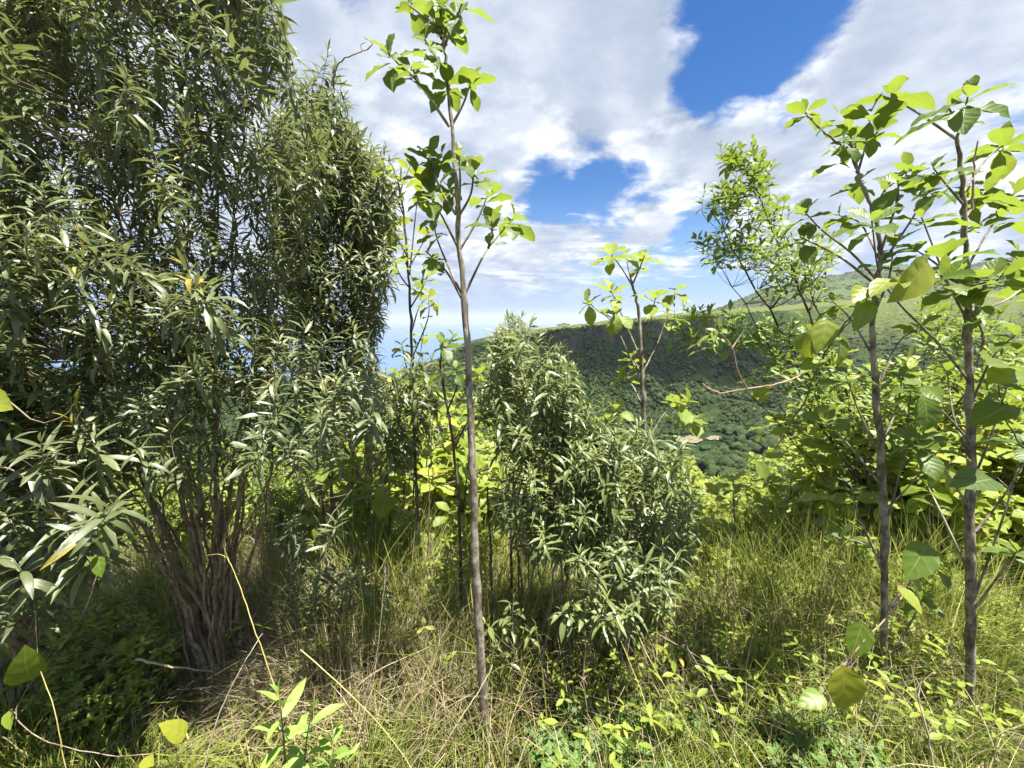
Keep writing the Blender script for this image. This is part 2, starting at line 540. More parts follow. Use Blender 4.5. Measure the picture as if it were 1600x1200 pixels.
CREST = np.array([(-400, 560), (300, 585), (480, 600), (560, 598), (630, 578), (690, 557), (722, 536), (760, 526), (800, 520), (850, 512), (900, 507), (950, 500), (1000, 496), (1050, 490),
                  (1105, 485), (1217, 477), (1300, 469), (1400, 463), (1600, 452), (2200, 430)], float)


def fbm(x, y, sc, seed=0.0, oct_=4):
    return mnoise.fractal(Vector((x * sc, y * sc, seed)), 1.0, 2.0, oct_)


def elev(py):                     # tangent of the elevation angle of a photo row at the picture's middle column
    return math.tan(math.atan((600 - py) / FPX) - PITCH)


def hill_z(u, Y):
    px = 800 + u * FPX * 1.0
    cpy = np.interp(px, CREST[:, 0], CREST[:, 1])
    Yc = 640 + 60 * np.interp(u, (-0.4, 0.0, 0.2, 0.45, 0.8, 1.4), (-1.5, 0.2, -0.3, 0.6, 3.0, 5.0)) + 12 * sin(u * 37) + 7 * sin(u * 83)
    Ys = Yc + 220
    zs = CAM_H + elev(cpy) * Ys
    ze = CAM_H + elev(cpy + 9) * Yc
    ch = np.interp(u, (-0.12, 0.05, 0.12, 0.30, 0.52, 0.62, 0.9), (3, 26, 36, 40, 30, 16, 3)) * 0.78 * (0.85 + 0.25 * sin(u * 51))
    Yt = Yc - 14
    zt = ze - ch
    zv = -104 + np.interp(u, (-1, -0.2, 0.6, 1.3), (-70, -20, 0, 45))
    Yv = 380.0
    x = u * Y
    if Y < 42:
        z = float(ground_z(x, Y)) - 0.4
        return z
    if Y < 190:
        z0 = float(ground_z(u * 42, 42)) - 0.4
        s = (Y - 42) / 148
        z = z0 + (zv - z0) * (s ** 0.9)
        return z + 2.0 * fbm(x, Y, 0.02, 3) * min(1, s * 4)
    if Y < Yv:
        return zv + 5 * fbm(x, Y, 0.012, 3.0)
    if Y < Yt:
        s = (Y - Yv) / (Yt - Yv)
        z = zv + (zt - zv) * (0.35 * s + 0.65 * s ** 1.7)
        spur = abs(fbm(x + 0.35 * Y, Y * 0.35, 0.014, 9.0)) * 26 - 8
        return z + spur * math.sin(pi * min(1, s * 1.02)) + 5 * fbm(x, Y, 0.03, 1.0) * (1 - s * 0.5)
    if Y < Yc:
        s = (Y - Yt) / (Yc - Yt)
        return zt + (ze - zt) * s
    if Y < Ys:
        s = (Y - Yc) / (Ys - Yc)
        return ze + (zs - ze) * s + 1.5 * fbm(x, Y, 0.03, 5.0)
    drop = np.interp(u, (0.0, 0.45, 0.8), (0.55, 0.22, 0.05))
    return max(zs - (Y - Ys) * drop, -330)


NU = 330
us = np.linspace(-1.5, 2.0, NU)
yrow = np.concatenate((np.geomspace(36, 380, 50), np.linspace(386, 600, 52), np.linspace(603, 700, 46), np.linspace(706, 1000, 36), np.geomspace(1010, 2200, 16)))
hz = np.zeros((len(yrow), NU, 3))
for j, Y in enumerate(yrow):
    for i, u in enumerate(us):
        hz[j, i] = (u * Y, Y, hill_z(u, Y))
        if 600 < Y < 720:                      # ledges and buttresses break up the rock face
            hz[j, i, 1] += 7 * fbm(u * 640, hz[j, i, 2] * 1.5, 0.045, 8.0)
            hz[j, i, 2] += 3.5 * fbm(u * 640, Y, 0.06, 6.0)
me = grid_mesh(hz, 'hillside', m_hill)
topa = np.zeros((len(yrow), NU), dtype=np.float32)
for i, u in enumerate(us):
    Yc = 640 + 60 * np.interp(u, (-0.4, 0.0, 0.2, 0.45, 0.8, 1.4), (-1.5, 0.2, -0.3, 0.6, 3.0, 5.0)) + 12 * sin(u * 37) + 7 * sin(u * 83)
    topa[:, i] = np.clip((yrow - Yc - 6) / 25, 0, 1) * np.interp(u, (-0.15, 0.1), (0.2, 1))
at = me.attributes.new('top', 'FLOAT', 'POINT')
at.data.foreach_set('value', topa.ravel())
tag(link('hillside', me), kind='structure')

# the far mountain slope
m_far, t = new_mat('far_slope')
geo = t.n('ShaderNodeNewGeometry').outputs['Position']
big = t.noise(geo, 0.0045, 6.0, 0.62).outputs[0]
fine = t.noise(geo, 0.035, 6.0, 0.7).outputs[0]
c = t.ramp(fine, [(0.32, (0.025, 0.040, 0.018)), (0.5, (0.055, 0.072, 0.028)), (0.7, (0.11, 0.12, 0.045))])
c = t.mix(t.smooth(big, 0.48, 0.62, 0.0, 0.6), c, (0.085, 0.115, 0.035, 1))
b = t.n('ShaderNodeBump', {'Strength': 1.0, 'Distance': 12.0, 'Height': fine})
finish(t, t.n('ShaderNodeBsdfPrincipled', {'Base Color': c, 'Roughness': 0.95, 'Specular IOR Level': 0.05, 'Normal': b.outputs[0]}).outputs[0])
FAR = np.array([(1000, 520), (1090, 492), (1130, 476), (1187, 450), (1250, 436), (1300, 428), (1345, 415), (1385, 412), (1420, 418), (1455, 421), (1500, 411), (1560, 400), (1600, 395), (1800, 360), (2300, 330)], float)
us2 = np.linspace(0.28, 2.3, 220)
yr2 = np.linspace(1250, 2600, 60)
hz2 = np.zeros((60, 220, 3))
for i, u in enumerate(us2):
    cpy = np.interp(800 + u * FPX, FAR[:, 0], FAR[:, 1])
    bpy_ = np.interp(800 + u * FPX, CREST[:, 0], CREST[:, 1]) + 14
    zc = CAM_H + elev(cpy) * 2250
    zb = CAM_H + elev(bpy_) * 1250
    for j, Y in enumerate(yr2):
        s = min(1.0, (Y - 1250) / 1000)
        z = zb + (zc - zb) * (s ** 0.9) if Y <= 2250 else zc - (Y - 2250) * 0.25
        z += 16 * fbm(u * Y, Y, 0.004, 2.0) * sin(pi * s) if Y <= 2250 else 0
        hz2[j, i] = (u * Y, Y, z)
tag(link('far_hill', grid_mesh(hz2, 'far_hill', m_far)), kind='structure')

# the sea
m_sea, t = new_mat('sea_water')
geo = t.n('ShaderNodeNewGeometry').outputs['Position']
nn = t.noise(geo, 0.004, 5.0, 0.6)
b = t.n('ShaderNodeBump', {'Strength': 0.25, 'Distance': 3.0, 'Height': nn.outputs[0]})
c = t.mix(nn.outputs[0], (0.050, 0.105, 0.20, 1), (0.065, 0.13, 0.24, 1))
finish(t, t.n('ShaderNodeBsdfPrincipled', {'Base Color': c, 'Roughness': 0.35, 'IOR': 1.33, 'Normal': b.outputs[0]}).outputs[0])
sx = np.array([-60000, -6000, -800, 0, 800, 6000, 60000.0])
sy = np.array([300, 900, 2500, 8000, 20000, 60000.0])
X, Yg = np.meshgrid(sx, sy)
tag(link('sea', grid_mesh(np.stack((X, Yg, np.full_like(X, -300.0)), -1), 'sea', m_sea)), kind='structure')

# ------------------------------------------------------------------ far woods (one mass) and the valley trees
m_canopy, t = new_mat('tree_canopy')
gn = t.n('ShaderNodeNewGeometry')
rnd = t.n('ShaderNodeAttribute', attribute_name='rnd').outputs['Fac']
fine = t.noise(gn.outputs['Position'], 0.9, 5.0, 0.7).outputs[0]
c = t.ramp(rnd, [(0.0, (0.012, 0.026, 0.010)), (0.5, (0.026, 0.048, 0.015)), (0.85, (0.052, 0.078, 0.022)), (1.0, (0.12, 0.13, 0.04))])
c = t.mix(t.smooth(fine, 0.35, 0.65, 0.0, 0.6), c, t.mix(0.5, c, (0.11, 0.14, 0.035, 1)))
b = t.n('ShaderNodeBump', {'Strength': 1.0, 'Distance': 1.5, 'Height': fine})
finish(t, t.n('ShaderNodeBsdfPrincipled', {'Base Color': c, 'Roughness': 0.8, 'Specular IOR Level': 0.15, 'Normal': b.outputs[0]}).outputs[0])


def ico(sub):
    bm = bmesh.new()
    bmesh.ops.create_icosphere(bm, subdivisions=sub, radius=1)
    v = np.array([x.co[:] for x in bm.verts])
    f = np.array([[x.index for x in fc.verts] for fc in bm.faces])
    bm.free()
    return v, f


ICO1, ICO2 = ico(1), ico(2)


class Lumps:
    def __init__(s):
        s.V, s.F, s.R, s.off = [], [], [], 0

    def add(s, c, r, rnd, base=ICO2, sq=0.75, jit=0.28):
        v, f = base
        j = 1 + jit * rng.standard_normal(len(v))
        a = rng.uniform(0, 6.28)
        rot = np.array(((cos(a), -sin(a), 0), (sin(a), cos(a), 0), (0, 0, 1)))
        s.V.append((v * j[:, None] * r * np.array((1, 1, sq))) @ rot.T + np.asarray(c))
        s.F.append(f + s.off)
        s.R.append(np.full(len(v), rnd))
        s.off += len(v)

    def tris(s, pts, size, rnd):
        """loose leaf sprays: one ragged triangle each"""
        n = len(pts)
        a = rng.standard_normal((n, 3, 3)) * np.asarray(size).reshape(-1, 1, 1) if np.ndim(size) else rng.standard_normal((n, 3, 3)) * size
        v = (np.asarray(pts)[:, None, :] + a).reshape(-1, 3)
        s.V.append(v)
        s.F.append(np.arange(n * 3).reshape(-1, 3) + s.off)
        s.R.append(np.repeat(rnd, 3) if np.ndim(rnd) else np.full(n * 3, rnd))
        s.off += n * 3

    def mesh(s, name, mat, smooth=False):
        V, F = np.concatenate(s.V), np.concatenate(s.F)
        return mesh_from(V, F.ravel(), np.arange(len(F)) * 3, np.full(len(F), 3), name, mat, None, np.concatenate(s.R), smooth)


fo = Lumps()
cnt = 0
for _ in range(84000):
    u = rng.uniform(-0.40, 1.40)
    Y = rng.uniform(370, 760)
    if abs(u * Y - 172) < 26 and Y < 372:
        continue
    z = hill_z(u, Y)
    zn = hill_z(u, Y + 4)
    slope = (zn - z) / 4
    if slope > 1.2 and rng.random() > 0.22:
        continue
    ze_dense = 1.0 if Y < 590 else 0.35
    if u > 0.75:
        ze_dense *= 0.55
    if Y > 650:
        ze_dense = 0.07
    if rng.random() > ze_dense * (0.72 + 1.3 * fbm(u * Y, Y, 0.016, 4)):
        continue
    r = 1.2 + 2.6 * rng.random() ** 3.0
    r *= (0.6 if Y > 650 else 1.0)
    rv = float(np.clip(rng.normal(0.38 + 0.5 * fbm(u * Y, Y, 0.018, 7), 0.2), 0, 1)) + (0.35 if rng.random() < 0.05 else 0)
    ctr = np.array((u * Y, Y, z + r * 0.45))
    fo.add(ctr, r * 0.8, rv, ICO1 if Y > 430 else ICO2, rng.uniform(0.7, 1.1), 0.34)
    nn_ = 40 if Y < 470 else 16
    pts = rng.standard_normal((nn_, 3))
    pts /= np.linalg.norm(pts, axis=1)[:, None]
    fo.tris(ctr + pts * r * rng.uniform(0.7, 1.2, (nn_, 1)) * np.array((1, 1, 0.85)), 0.40, np.clip(rng.normal(rv + 0.08, 0.2, nn_), 0, 1))
    cnt += 1
for _ in range(5200):               # the valley floor and the slope just below us
    u = rng.uniform(-0.5, 1.6)
    Y = rng.uniform(110, 380)
    z = hill_z(u, Y)
    r = rng.uniform(2.0, 5.0)
    if abs(u * Y - 172) < 26 and Y > 325:
        continue
    fo.add((u * Y, Y, z + r * 0.5), r, float(np.clip(rng.normal(0.42, 0.2), 0, 1)), ICO2, rng.uniform(0.6, 0.95), 0.22)
    pts = rng.standard_normal((30, 3))
    pts /= np.linalg.norm(pts, axis=1)[:, None]
    fo.tris(np.array((u * Y, Y, z + r * 0.5)) + pts * r * np.array((1.02, 1.02, 0.8)), 0.35, float(rng.uniform(0.3, 0.8)))
for _ in range(9000):               # scattered trees on the far slope
    i_, j_ = int(rng.integers(0, 219)), int(rng.integers(0, 46))
    a, b_ = rng.random(), rng.random()
    p_ = hz2[j_, i_] * (1 - a) * (1 - b_) + hz2[j_, i_ + 1] * a * (1 - b_) + hz2[j_ + 1, i_] * (1 - a) * b_ + hz2[j_ + 1, i_ + 1] * a * b_
    if fbm(p_[0], p_[1], 0.006, 2.5) < -0.05:
        continue
    r = rng.uniform(2.5, 6.0)
    fo.add(p_ + (0, 0, r * 0.3), r, float(np.clip(rng.normal(0.6, 0.2), 0, 1)), ICO1, 0.6, 0.2)
tag(link('forest_canopy', fo.mesh('forest_canopy', m_canopy)), kind='stuff')

# round dark trees one can tell apart on the valley floor
protos = []
for k in range(4):
    lm = Lumps()
    h = (9.0, 11.0, 8.0, 10.0)[k]
    for _ in range(16):
        a, rr = rng.uniform(0, 6.28), rng.uniform(0, 3.2)
        lm_r = rng.uniform(1.2, 2.3)
        cc = np.array((cos(a) * rr, sin(a) * rr, h * 0.62 + rng.uniform(-1.6, 2.4) - rr * 0.35))
        rv = float(np.clip(rng.normal(0.33, 0.14), 0, 1))
        lm.add(cc, lm_r, rv, ICO1, 0.8, 0.22)
        pts = rng.standard_normal((150, 3))
        pts /= np.linalg.norm(pts, axis=1)[:, None]
        lm.tris(cc + pts * lm_r * 1.08 * np.array((1, 1, 0.85)), 0.20, np.clip(rng.normal(rv + 0.08, 0.16, 150), 0, 1))
    tb = Tubes()
    tb.add(spline([(0, 0, -1), (0.2, 0.1, h * 0.3), (0.1, 0, h * 0.65)], 3), np.linspace(0.4, 0.18, 7), 7)
    for a in (0.4, 2.2, 4.4):
        tb.add(spline([(0.15, 0.05, h * 0.32), (cos(a) * 1.2, sin(a) * 1.2, h * 0.5), (cos(a) * 2.2, sin(a) * 2.2, h * 0.66)], 3), np.linspace(0.2, 0.06, 7), 5)
    protos.append((tb.mesh('trunk', M['bark_dark']), lm.mesh('crown', m_canopy)))
vt = [(1085, 712, 250), (1112, 700, 262), (1140, 694, 268), (1168, 690, 262), (1196, 700, 255), (1222, 708, 250), (1248, 698, 262), (1270, 690, 280), (1130, 720, 232), (1180, 725, 228), (1235, 728, 226),
      (1290, 712, 240), (1318, 700, 255), (1340, 716, 236), (1160, 672, 300), (1215, 676, 296), (1262, 668, 312), (1300, 664, 320), (1145, 655, 330), (1190, 652, 338), (1240, 648, 345), (1100, 640, 360), (1330, 655, 330),
      (1420, 690, 270), (1455, 700, 255), (1480, 680, 275), (1560, 700, 250), (1585, 690, 260), (1440, 662, 300), (1060, 655, 330), (1030, 648, 340)]
for i, (px, py, Y) in enumerate(vt):
    e = thing('valley_tree', 'dark green round-crowned tree in the wood on the valley floor', 'tree', group='trees on the valley floor')
    x = (px - 800) / FPX * Y
    e.location = (x, Y, hill_z(x / Y, Y) - 0.3)
    e.rotation_euler = (0, 0, rng.uniform(0, 6.28))
    s_ = rng.uniform(0.85, 1.25)
    e.scale = (s_, s_, s_ * rng.uniform(0.85, 1.1))
    tm, cm = protos[i % 4]
    link('trunk', tm, e)
    link('crown', cm, e)

# cleared reddish earth in the valley and a pale building on the ridge
m_earth, t = new_mat('bare_earth')
geo = t.n('ShaderNodeNewGeometry').outputs['Position']
c = t.ramp(t.noise(geo, 0.35, 6.0, 0.7).outputs[0], [(0.3, (0.08, 0.08, 0.035)), (0.5, (0.15, 0.12, 0.075)), (0.7, (0.22, 0.18, 0.12))])
finish(t, t.n('ShaderNodeBsdfPrincipled', {'Base Color': c, 'Roughness': 0.95}).outputs[0])
m_field, t = new_mat('green_field')
geo = t.n('ShaderNodeNewGeometry').outputs['Position']
c = t.ramp(t.noise(geo, 0.3, 5.0, 0.6).outputs[0], [(0.3, (0.10, 0.20, 0.04)), (0.7, (0.16, 0.27, 0.06))])
finish(t, t.n('ShaderNodeBsdfPrincipled', {'Base Color': c, 'Roughness': 0.95}).outputs[0])


def patch(name, px, py, Y, rx, ry, mat, lift):
    bm = bmesh.new()
    x0 = (px - 800) / FPX * Y
    vs = []
    for k in range(22):
        a = k / 22 * 2 * pi
        f = 1 + 0.2 * sin(3 * a + px) + 0.1 * sin(7 * a)
        x, y = x0 + cos(a) * rx * f, Y + sin(a) * ry * f
        vs.append(bm.verts.new((x, y, hill_z(x / y, y) + lift)))
    cv = bm.verts.new((x0, Y, hill_z(x0 / Y, Y) + lift + 0.6))
    for k in range(22):
        bm.faces.new((vs[k], vs[(k + 1) % 22], cv))
    me = bpy.data.meshes.new(name)
    bm.to_mesh(me)
    bm.free()
    me.materials.append(mat)
    tag(link(name, me), kind='structure')


patch('bare_earth', 1086, 676, 352, 12, 10, m_earth, 1.2)
patch('bare_earth', 1129, 680, 346, 7, 6, m_earth, 1.2)
patch('field', 1045, 662, 365, 14, 10, m_field, 0.4)


m_wall, t = new_mat('pale_render')
geo = t.n('ShaderNodeNewGeometry').outputs['Position']
c = t.ramp(t.noise(geo, 0.5, 4.0, 0.6).outputs[0], [(0.3, (0.42, 0.37, 0.30)), (0.7, (0.55, 0.50, 0.42))])
finish(t, t.n('ShaderNodeBsdfPrincipled', {'Base Color': c, 'Roughness': 0.9}).outputs[0])
m_open, t = new_mat('dark_opening')
finish(t, t.n('ShaderNodeBsdfPrincipled', {'Base Color': (0.03, 0.03, 0.035, 1), 'Roughness': 0.4}).outputs[0])


def box_mesh(name, boxes, mat):
    bm = bmesh.new()
    for x0, x1, y0, y1, z0, z1 in boxes:
        r_ = bmesh.ops.create_cube(bm, size=1)
        for v_ in r_['verts']:
            v_.co = ((x0 + x1) / 2 + v_.co.x * (x1 - x0), (y0 + y1) / 2 + v_.co.y * (y1 - y0), (z0 + z1) / 2 + v_.co.z * (z1 - z0))
    me = bpy.data.meshes.new(name)
    bm.to_mesh(me)
    bm.free()
    me.materials.append(mat)
    return me


yb = 845.0
xb = (880 - 800) / FPX * yb
e = thing('ridge_building', 'tiny pale flat-roofed building on the crest of the ridge', 'building', (xb, yb, CAM_H + elev(511) * yb))
link('wall', box_mesh('wall', [(-13, -4, -4, 4, 0, 5.5), (-4, 5, -4.5, 4, 0, 8), (5, 12, -3.5, 4, 0, 6)], m_wall), e)
link('roof', box_mesh('roof', [(-13.3, -4, -4.3, 4.3, 5.5, 5.9), (-4.3, 5.3, -4.8, 4.3, 8, 8.4), (5, 12.3, -3.8, 4.3, 6, 6.4)], m_earth), e)
for xw, yw, zw in [(-10, -4.05, 3.2), (-6.5, -4.05, 3.2), (-2, -4.55, 5), (2, -4.55, 5), (8.5, -3.55, 3.4)]:
    link('window', box_mesh('window', [(xw - 0.8, xw + 0.8, yw, yw + 0.3, zw - 0.9, zw + 0.9)], m_open), e)


# ------------------------------------------------------------------ leafy shoots
def frame(a):
    a = unit(a)
    r_ = np.array((0.0, 0.0, 1.0)) if abs(a[2]) < 0.9 else np.array((1.0, 0.0, 0.0))
    e1 = unit(np.cross(r_, a))
    return a, e1, np.cross(a, e1)


def shoot(L, base, tip, n, size, fam='narrow', spread=(100, 18), rbias=0.0, young=0.5, jit=9, twopair=True):
    """pairs of leaves set crosswise along a twig, the youngest upright at its tip"""
    base, tip = np.asarray(base, float), np.asarray(tip, float)
    a, e1, e2 = frame(tip - base)
    ph0 = random.uniform(0, 6.28)
    tone = random.gauss(0.42 + rbias, 0.13)
    for i in range(n):
        t = i / max(1, n - 1)
        pos = base + (tip - base) * t
        ang = R(spread[0] + (spread[1] - spread[0]) * t ** 1.6)
        ph = ph0 + i * pi / 2 + random.gauss(0, 0.2)
        for sgn in ((0, pi) if twopair else (0,)):
            if random.random() < 0.07:
                continue
            an = ang + R(random.gauss(0, jit))
            p2 = ph + sgn + random.gauss(0, 0.12)
            rad = cos(p2) * e1 + sin(p2) * e2
            d = cos(an) * a + sin(an) * rad
            s_ = size * (young + (1 - young) * min(1.0, (1 - t) * 2.6 + 0.05)) * random.uniform(0.62, 1.2)
            k = min(4, max(0, int(random.gauss(2.2 + 1.0 * (0.5 - t), 1.2))))
            up = a * 0.8 + np.array((0, 0, 0.5)) + 0.2 * rng.standard_normal(3)
            rn = min(1.0, max(0.0, random.gauss(tone + (0.30 if t > 0.85 else 0.0), 0.12) + (0.5 if random.random() < 0.012 else 0)))
            L.add(fam + str(k), pos, d, up, s_, rn)


def inside(poly, x, y):
    c_ = False
    n = len(poly)
    for i in range(n):
        x1, y1 = poly[i]
        x2, y2 = poly[i - 1]
        if (y1 > y) != (y2 > y) and x < (x2 - x1) * (y - y1) / (y2 - y1) + x1:
            c_ = not c_
    return c_


def sample_poly(poly, n):
    xs_, ys_ = [p[0] for p in poly], [p[1] for p in poly]
    out, tries = [], 0
    while len(out) < n:
        tries += 1
        x, y = random.uniform(min(xs_), max(xs_)), random.uniform(min(ys_), max(ys_))
        if inside(poly, x, y) and (tries > 8 * n or all((x - a) ** 2 + (y - b) ** 2 > 11 ** 2 for a, b in out[-60:])):
            out.append((x, y))
    return out


def shrub(name, label, cat, base, stem_tips, targets, leaf, npairs, slen, mat='narrow', bark='bark_brown', r0=0.02, fam='narrow', group=None, spread=(105, 20), bare=0.0, bias=0.0, twig=0.0032, base_spread=0.07, kinds=None):
    """many-stemmed shrub: every stem is a part and carries its own leaves"""
    base = np.asarray(base, float)
    e = thing(name, label, cat, base, group)
    stems = []
    for k, tip in enumerate(stem_tips):
        tip = np.asarray(tip, float)
        b0 = base + np.array((random.gauss(0, base_spread), random.gauss(0, base_spread * 0.7), -0.06))
        v = tip - b0
        m1 = b0 + v * 0.35 + np.array((v[0] * -0.19, v[1] * -0.19, 0.0)) + 0.03 * rng.standard_normal(3)
        m2 = b0 + v * 0.7 + np.array((v[0] * -0.11, v[1] * -0.11, 0.0)) + 0.04 * rng.standard_normal(3)
        pts = spline([b0, m1, m2, tip], 7)
        rr = r0 * random.uniform(0.45, 1.2) * np.linspace(1, 0.16, len(pts))
        wob = 0.008 * rng.standard_normal(pts.shape)
        wob[0] = 0
        tb = Tubes()
        tb.add(pts + wob, rr, 8)
        stems.append((pts, rr, tb, Leaves()))
    allp = np.concatenate([s_[0] for s_ in stems])
    own = np.concatenate([np.full(len(s_[0]), i) for i, s_ in enumerate(stems)])
    idx = np.concatenate([np.arange(len(s_[0])) for s_ in stems])
    for tg in targets:
        tg = np.asarray(tg, float)
        d = tg - allp
        dist = np.linalg.norm(d, axis=1) + np.where(d[:, 2] < 0.10, 0.8, 0) + np.where(idx < 5, 0.5, 0) + 0.08 * rng.random(len(allp))
        j = int(np.argmin(dist))
        o = allp[j]
        pts, rr, tb, L = stems[own[j]]
        v = tg - o
        out = unit(np.array((v[0], v[1], 0)) + 1e-6)
        l = slen * random.uniform(0.7, 1.3)
        ax = unit(unit(v) * 0.45 + np.array((0, 0, 0.9)) + 0.22 * rng.standard_normal(3) + out * 0.15)
        sb = tg - ax * l * 0.5
        tp = tg + ax * l * 0.5
        mid = o + (sb - o) * 0.5 + np.array((0, 0, -0.04)) * np.linalg.norm(v)
        tw = spline([o, mid, sb, tp], 4)
        tb.add(tw, np.linspace(min(rr[idx[j]] * 0.55, twig * 2.2), twig * 0.4, len(tw)), 5)
        shoot(L, sb, tp, max(4, int(npairs * random.uniform(0.75, 1.25))), leaf * random.uniform(0.85, 1.12), fam, spread, bias)
    for pts, rr, tb, L in stems:
        so = link('stem', tb.mesh('stem', M[bark], base), e)
        if L.count:
            link('foliage', L.mesh('foliage', M[mat], base), so)
    return e


def to_targets(poly, n, Ym, Ysd):
    return [P(x, y, max(Ym - 2.2 * Ysd, random.gauss(Ym, Ysd))) for x, y in sample_poly(poly, n)]


# the big narrow-leaved shrub that fills the left of the picture
upper = [(-220, -260), (400, -260), (425, -40), (440, 60), (475, 150), (520, 240), (480, 420), (450, 560), (300, 600), (-220, 560)]
front = [(-220, 240), (120, 300), (330, 470), (440, 520), (540, 545), (600, 640), (540, 700), (430, 720), (300, 735), (150, 760), (-220, 800)]
bA = base_at(355, 1085)
YA = bA[1]
tipsA = [P(x, y, YA + dy) for x, y, dy in [(60, -60, 0.0), (160, -120, 0.3), (250, -40, -0.1), (330, -140, 0.2), (400, 40, 0.1), (455, 170, 0.25), (500, 300, -0.05), (120, 160, -0.35), (220, 250, 0.35),
                                            (20, 330, -0.3), (300, 430, -0.45), (420, 560, -0.40), (520, 600, -0.15), (-40, 520, -0.3), (100, 560, -0.5), (380, 280, 0.45), (-90, 120, 0.1), (200, 620, -0.5), (345, 60, 0.5), (440, 380, 0.3)]]
tipsA += [P(random.uniform(130, 570), random.uniform(560, 740), YA + random.uniform(-0.35, 0.5)) for _ in range(14)]
tA = to_targets(upper, 1150, YA + 0.12, 0.27) + to_targets(front, 400, YA - 0.33, 0.17)
tA += [P(x, y, YA + 0.1) for x, y in [(250, 800), (300, 790), (200, 830), (160, 860), (180, 800), (420, 790), (480, 760), (430, 70), (445, 60), (505, 115), (515, 140), (520, 170), (490, 130), (440, 850), (470, 860), (520, 830), (455, 830)]]
shrub('narrow_leaved_shrub', 'huge many-stemmed shrub with narrow dark glossy leaves filling the left of the view', 'shrub', bA, tipsA, tA, 0.098, 14, 0.19, r0=0.0150, base_spread=0.06)

# its neighbour behind on the right, with smaller leaves and straight thin stems
bpoly = [(430, 190), (540, 150), (545, 215), (600, 262), (622, 340), (604, 430), (590, 520), (560, 560), (600, 600), (560, 660), (470, 600), (430, 400)]
bB = gpx(545, 2.9)
tipsB = [P(x, y, 2.9 + dy) for x, y, dy in [(450, 200, 0.1), (500, 190, 0.0), (540, 230, 0.2), (570, 280, -0.2), (600, 330, 0.1), (585, 420, -0.1), (520, 300, 0.3), (480, 350, -0.2), (560, 520, -0.2), (440, 300, 0.1)]]
shrub('narrow_leaved_shrub', 'tall dark fine-leaved shrub standing just behind the huge shrub, at its right edge', 'shrub', bB, tipsB, to_targets(bpoly, 560, 2.9, 0.25), 0.105, 13, 0.24, r0=0.015, base_spread=0.16)
# low leafy arms under the right edge
lpoly = [(560, 540), (640, 560), (690, 600), (670, 690), (600, 740), (560, 700)]
bL = gpx(655, 2.5)
shrub('narrow_leaved_shrub', 'slender narrow-leaved shrub with drooping leaves left of the tall bare sapling trunk', 'shrub', bL, [P(x, y, 2.5) for x, y in [(600, 600), (650, 590), (630, 680), (680, 620)]],
      to_targets(lpoly, 42, 2.45, 0.15), 0.13, 11, 0.18, r0=0.009, base_spread=0.12)
# the dark shrub cut by the left edge
cpoly = [(-260, 480), (60, 560), (170, 680), (190, 800), (150, 900), (60, 1010), (-260, 1080)]
bC = gpx(-120, 1.75)
shrub('narrow_leaved_shrub', 'dark narrow-leaved shrub with slanting brown stems cut off by the left edge', 'shrub', bC, [P(x, y, 1.7) for x, y in [(-150, 450), (-40, 520), (60, 600), (20, 750), (120, 690), (80, 850)]],
      to_targets(cpoly, 230, 1.65, 0.22), 0.13, 11, 0.18, r0=0.02)

# the narrow-leaved shrubs in the middle
d1 = [(770, 560), (800, 520), (860, 545), (900, 590), (915, 650), (960, 700), (960, 800), (930, 850), (820, 850), (770, 800), (790, 720), (755, 640)]
bD = base_at(855, 1075)
YD = bD[1]
tipsD = [P(x, y, YD + dy) for x, y, dy in [(790, 600, 0.0), (830, 560, 0.2), (865, 570, 0.1), (890, 640, -0.1), (850, 700, -0.3), (920, 720, 0), (800, 760, -0.2), (930, 830, -0.2), (820, 850, -0.3), (870, 780, 0.1)]]
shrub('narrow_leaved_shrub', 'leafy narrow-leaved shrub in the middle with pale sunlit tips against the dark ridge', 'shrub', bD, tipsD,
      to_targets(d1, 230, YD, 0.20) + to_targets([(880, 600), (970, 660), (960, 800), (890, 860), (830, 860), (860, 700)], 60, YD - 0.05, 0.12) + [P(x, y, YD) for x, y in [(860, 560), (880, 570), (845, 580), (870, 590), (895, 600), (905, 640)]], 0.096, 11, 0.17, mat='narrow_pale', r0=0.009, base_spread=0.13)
d2 = [(775, 600), (770, 560), (785, 520), (805, 508), (820, 540), (830, 600), (820, 650)]
bE = gpx(800, 2.75)
shrub('narrow_leaved_shrub', 'dark slim shrub whose pointed top rises behind the middle shrub towards the sea', 'shrub', bE, [P(x, y, 2.75) for x, y in [(795, 515), (780, 570), (812, 560)]],
      to_targets(d2, 48, 2.75, 0.1), 0.125, 12, 0.22, r0=0.012)
d3 = [(920, 690), (1000, 670), (1060, 700), (1090, 800), (1075, 880), (1020, 910), (930, 880), (900, 850)]
bF = base_at(985, 1050)
YF = bF[1]
tipsF = [P(x, y, YF + dy) for x, y, dy in [(950, 720, 0), (990, 690, 0.1), (1040, 720, 0), (1070, 790, -0.1), (1000, 800, -0.2), (940, 840, -0.2), (1060, 870, 0)]]
shrub('narrow_leaved_shrub', 'dense narrow-leaved shrub joined to the right side of the middle shrub', 'shrub', bF, tipsF, to_targets(d3, 185, YF, 0.22), 0.096, 11, 0.16, mat='narrow_pale', r0=0.008, base_spread=0.15, bias=-0.05)
d4 = [(900, 870), (1000, 850), (1060, 880), (1040, 960), (960, 990), (890, 940)]
shrub('narrow_leaved_shrub', 'low bright narrow-leaved bush in front of the middle shrubs', 'shrub', base_at(950, 1110), [P(x, y, 1.72) for x, y in [(920, 900), (980, 890), (1030, 900), (950, 960)]],
      to_targets(d4, 26, 1.72, 0.10), 0.098, 8, 0.11, mat='narrow_pale', r0=0.008, bias=0.1)


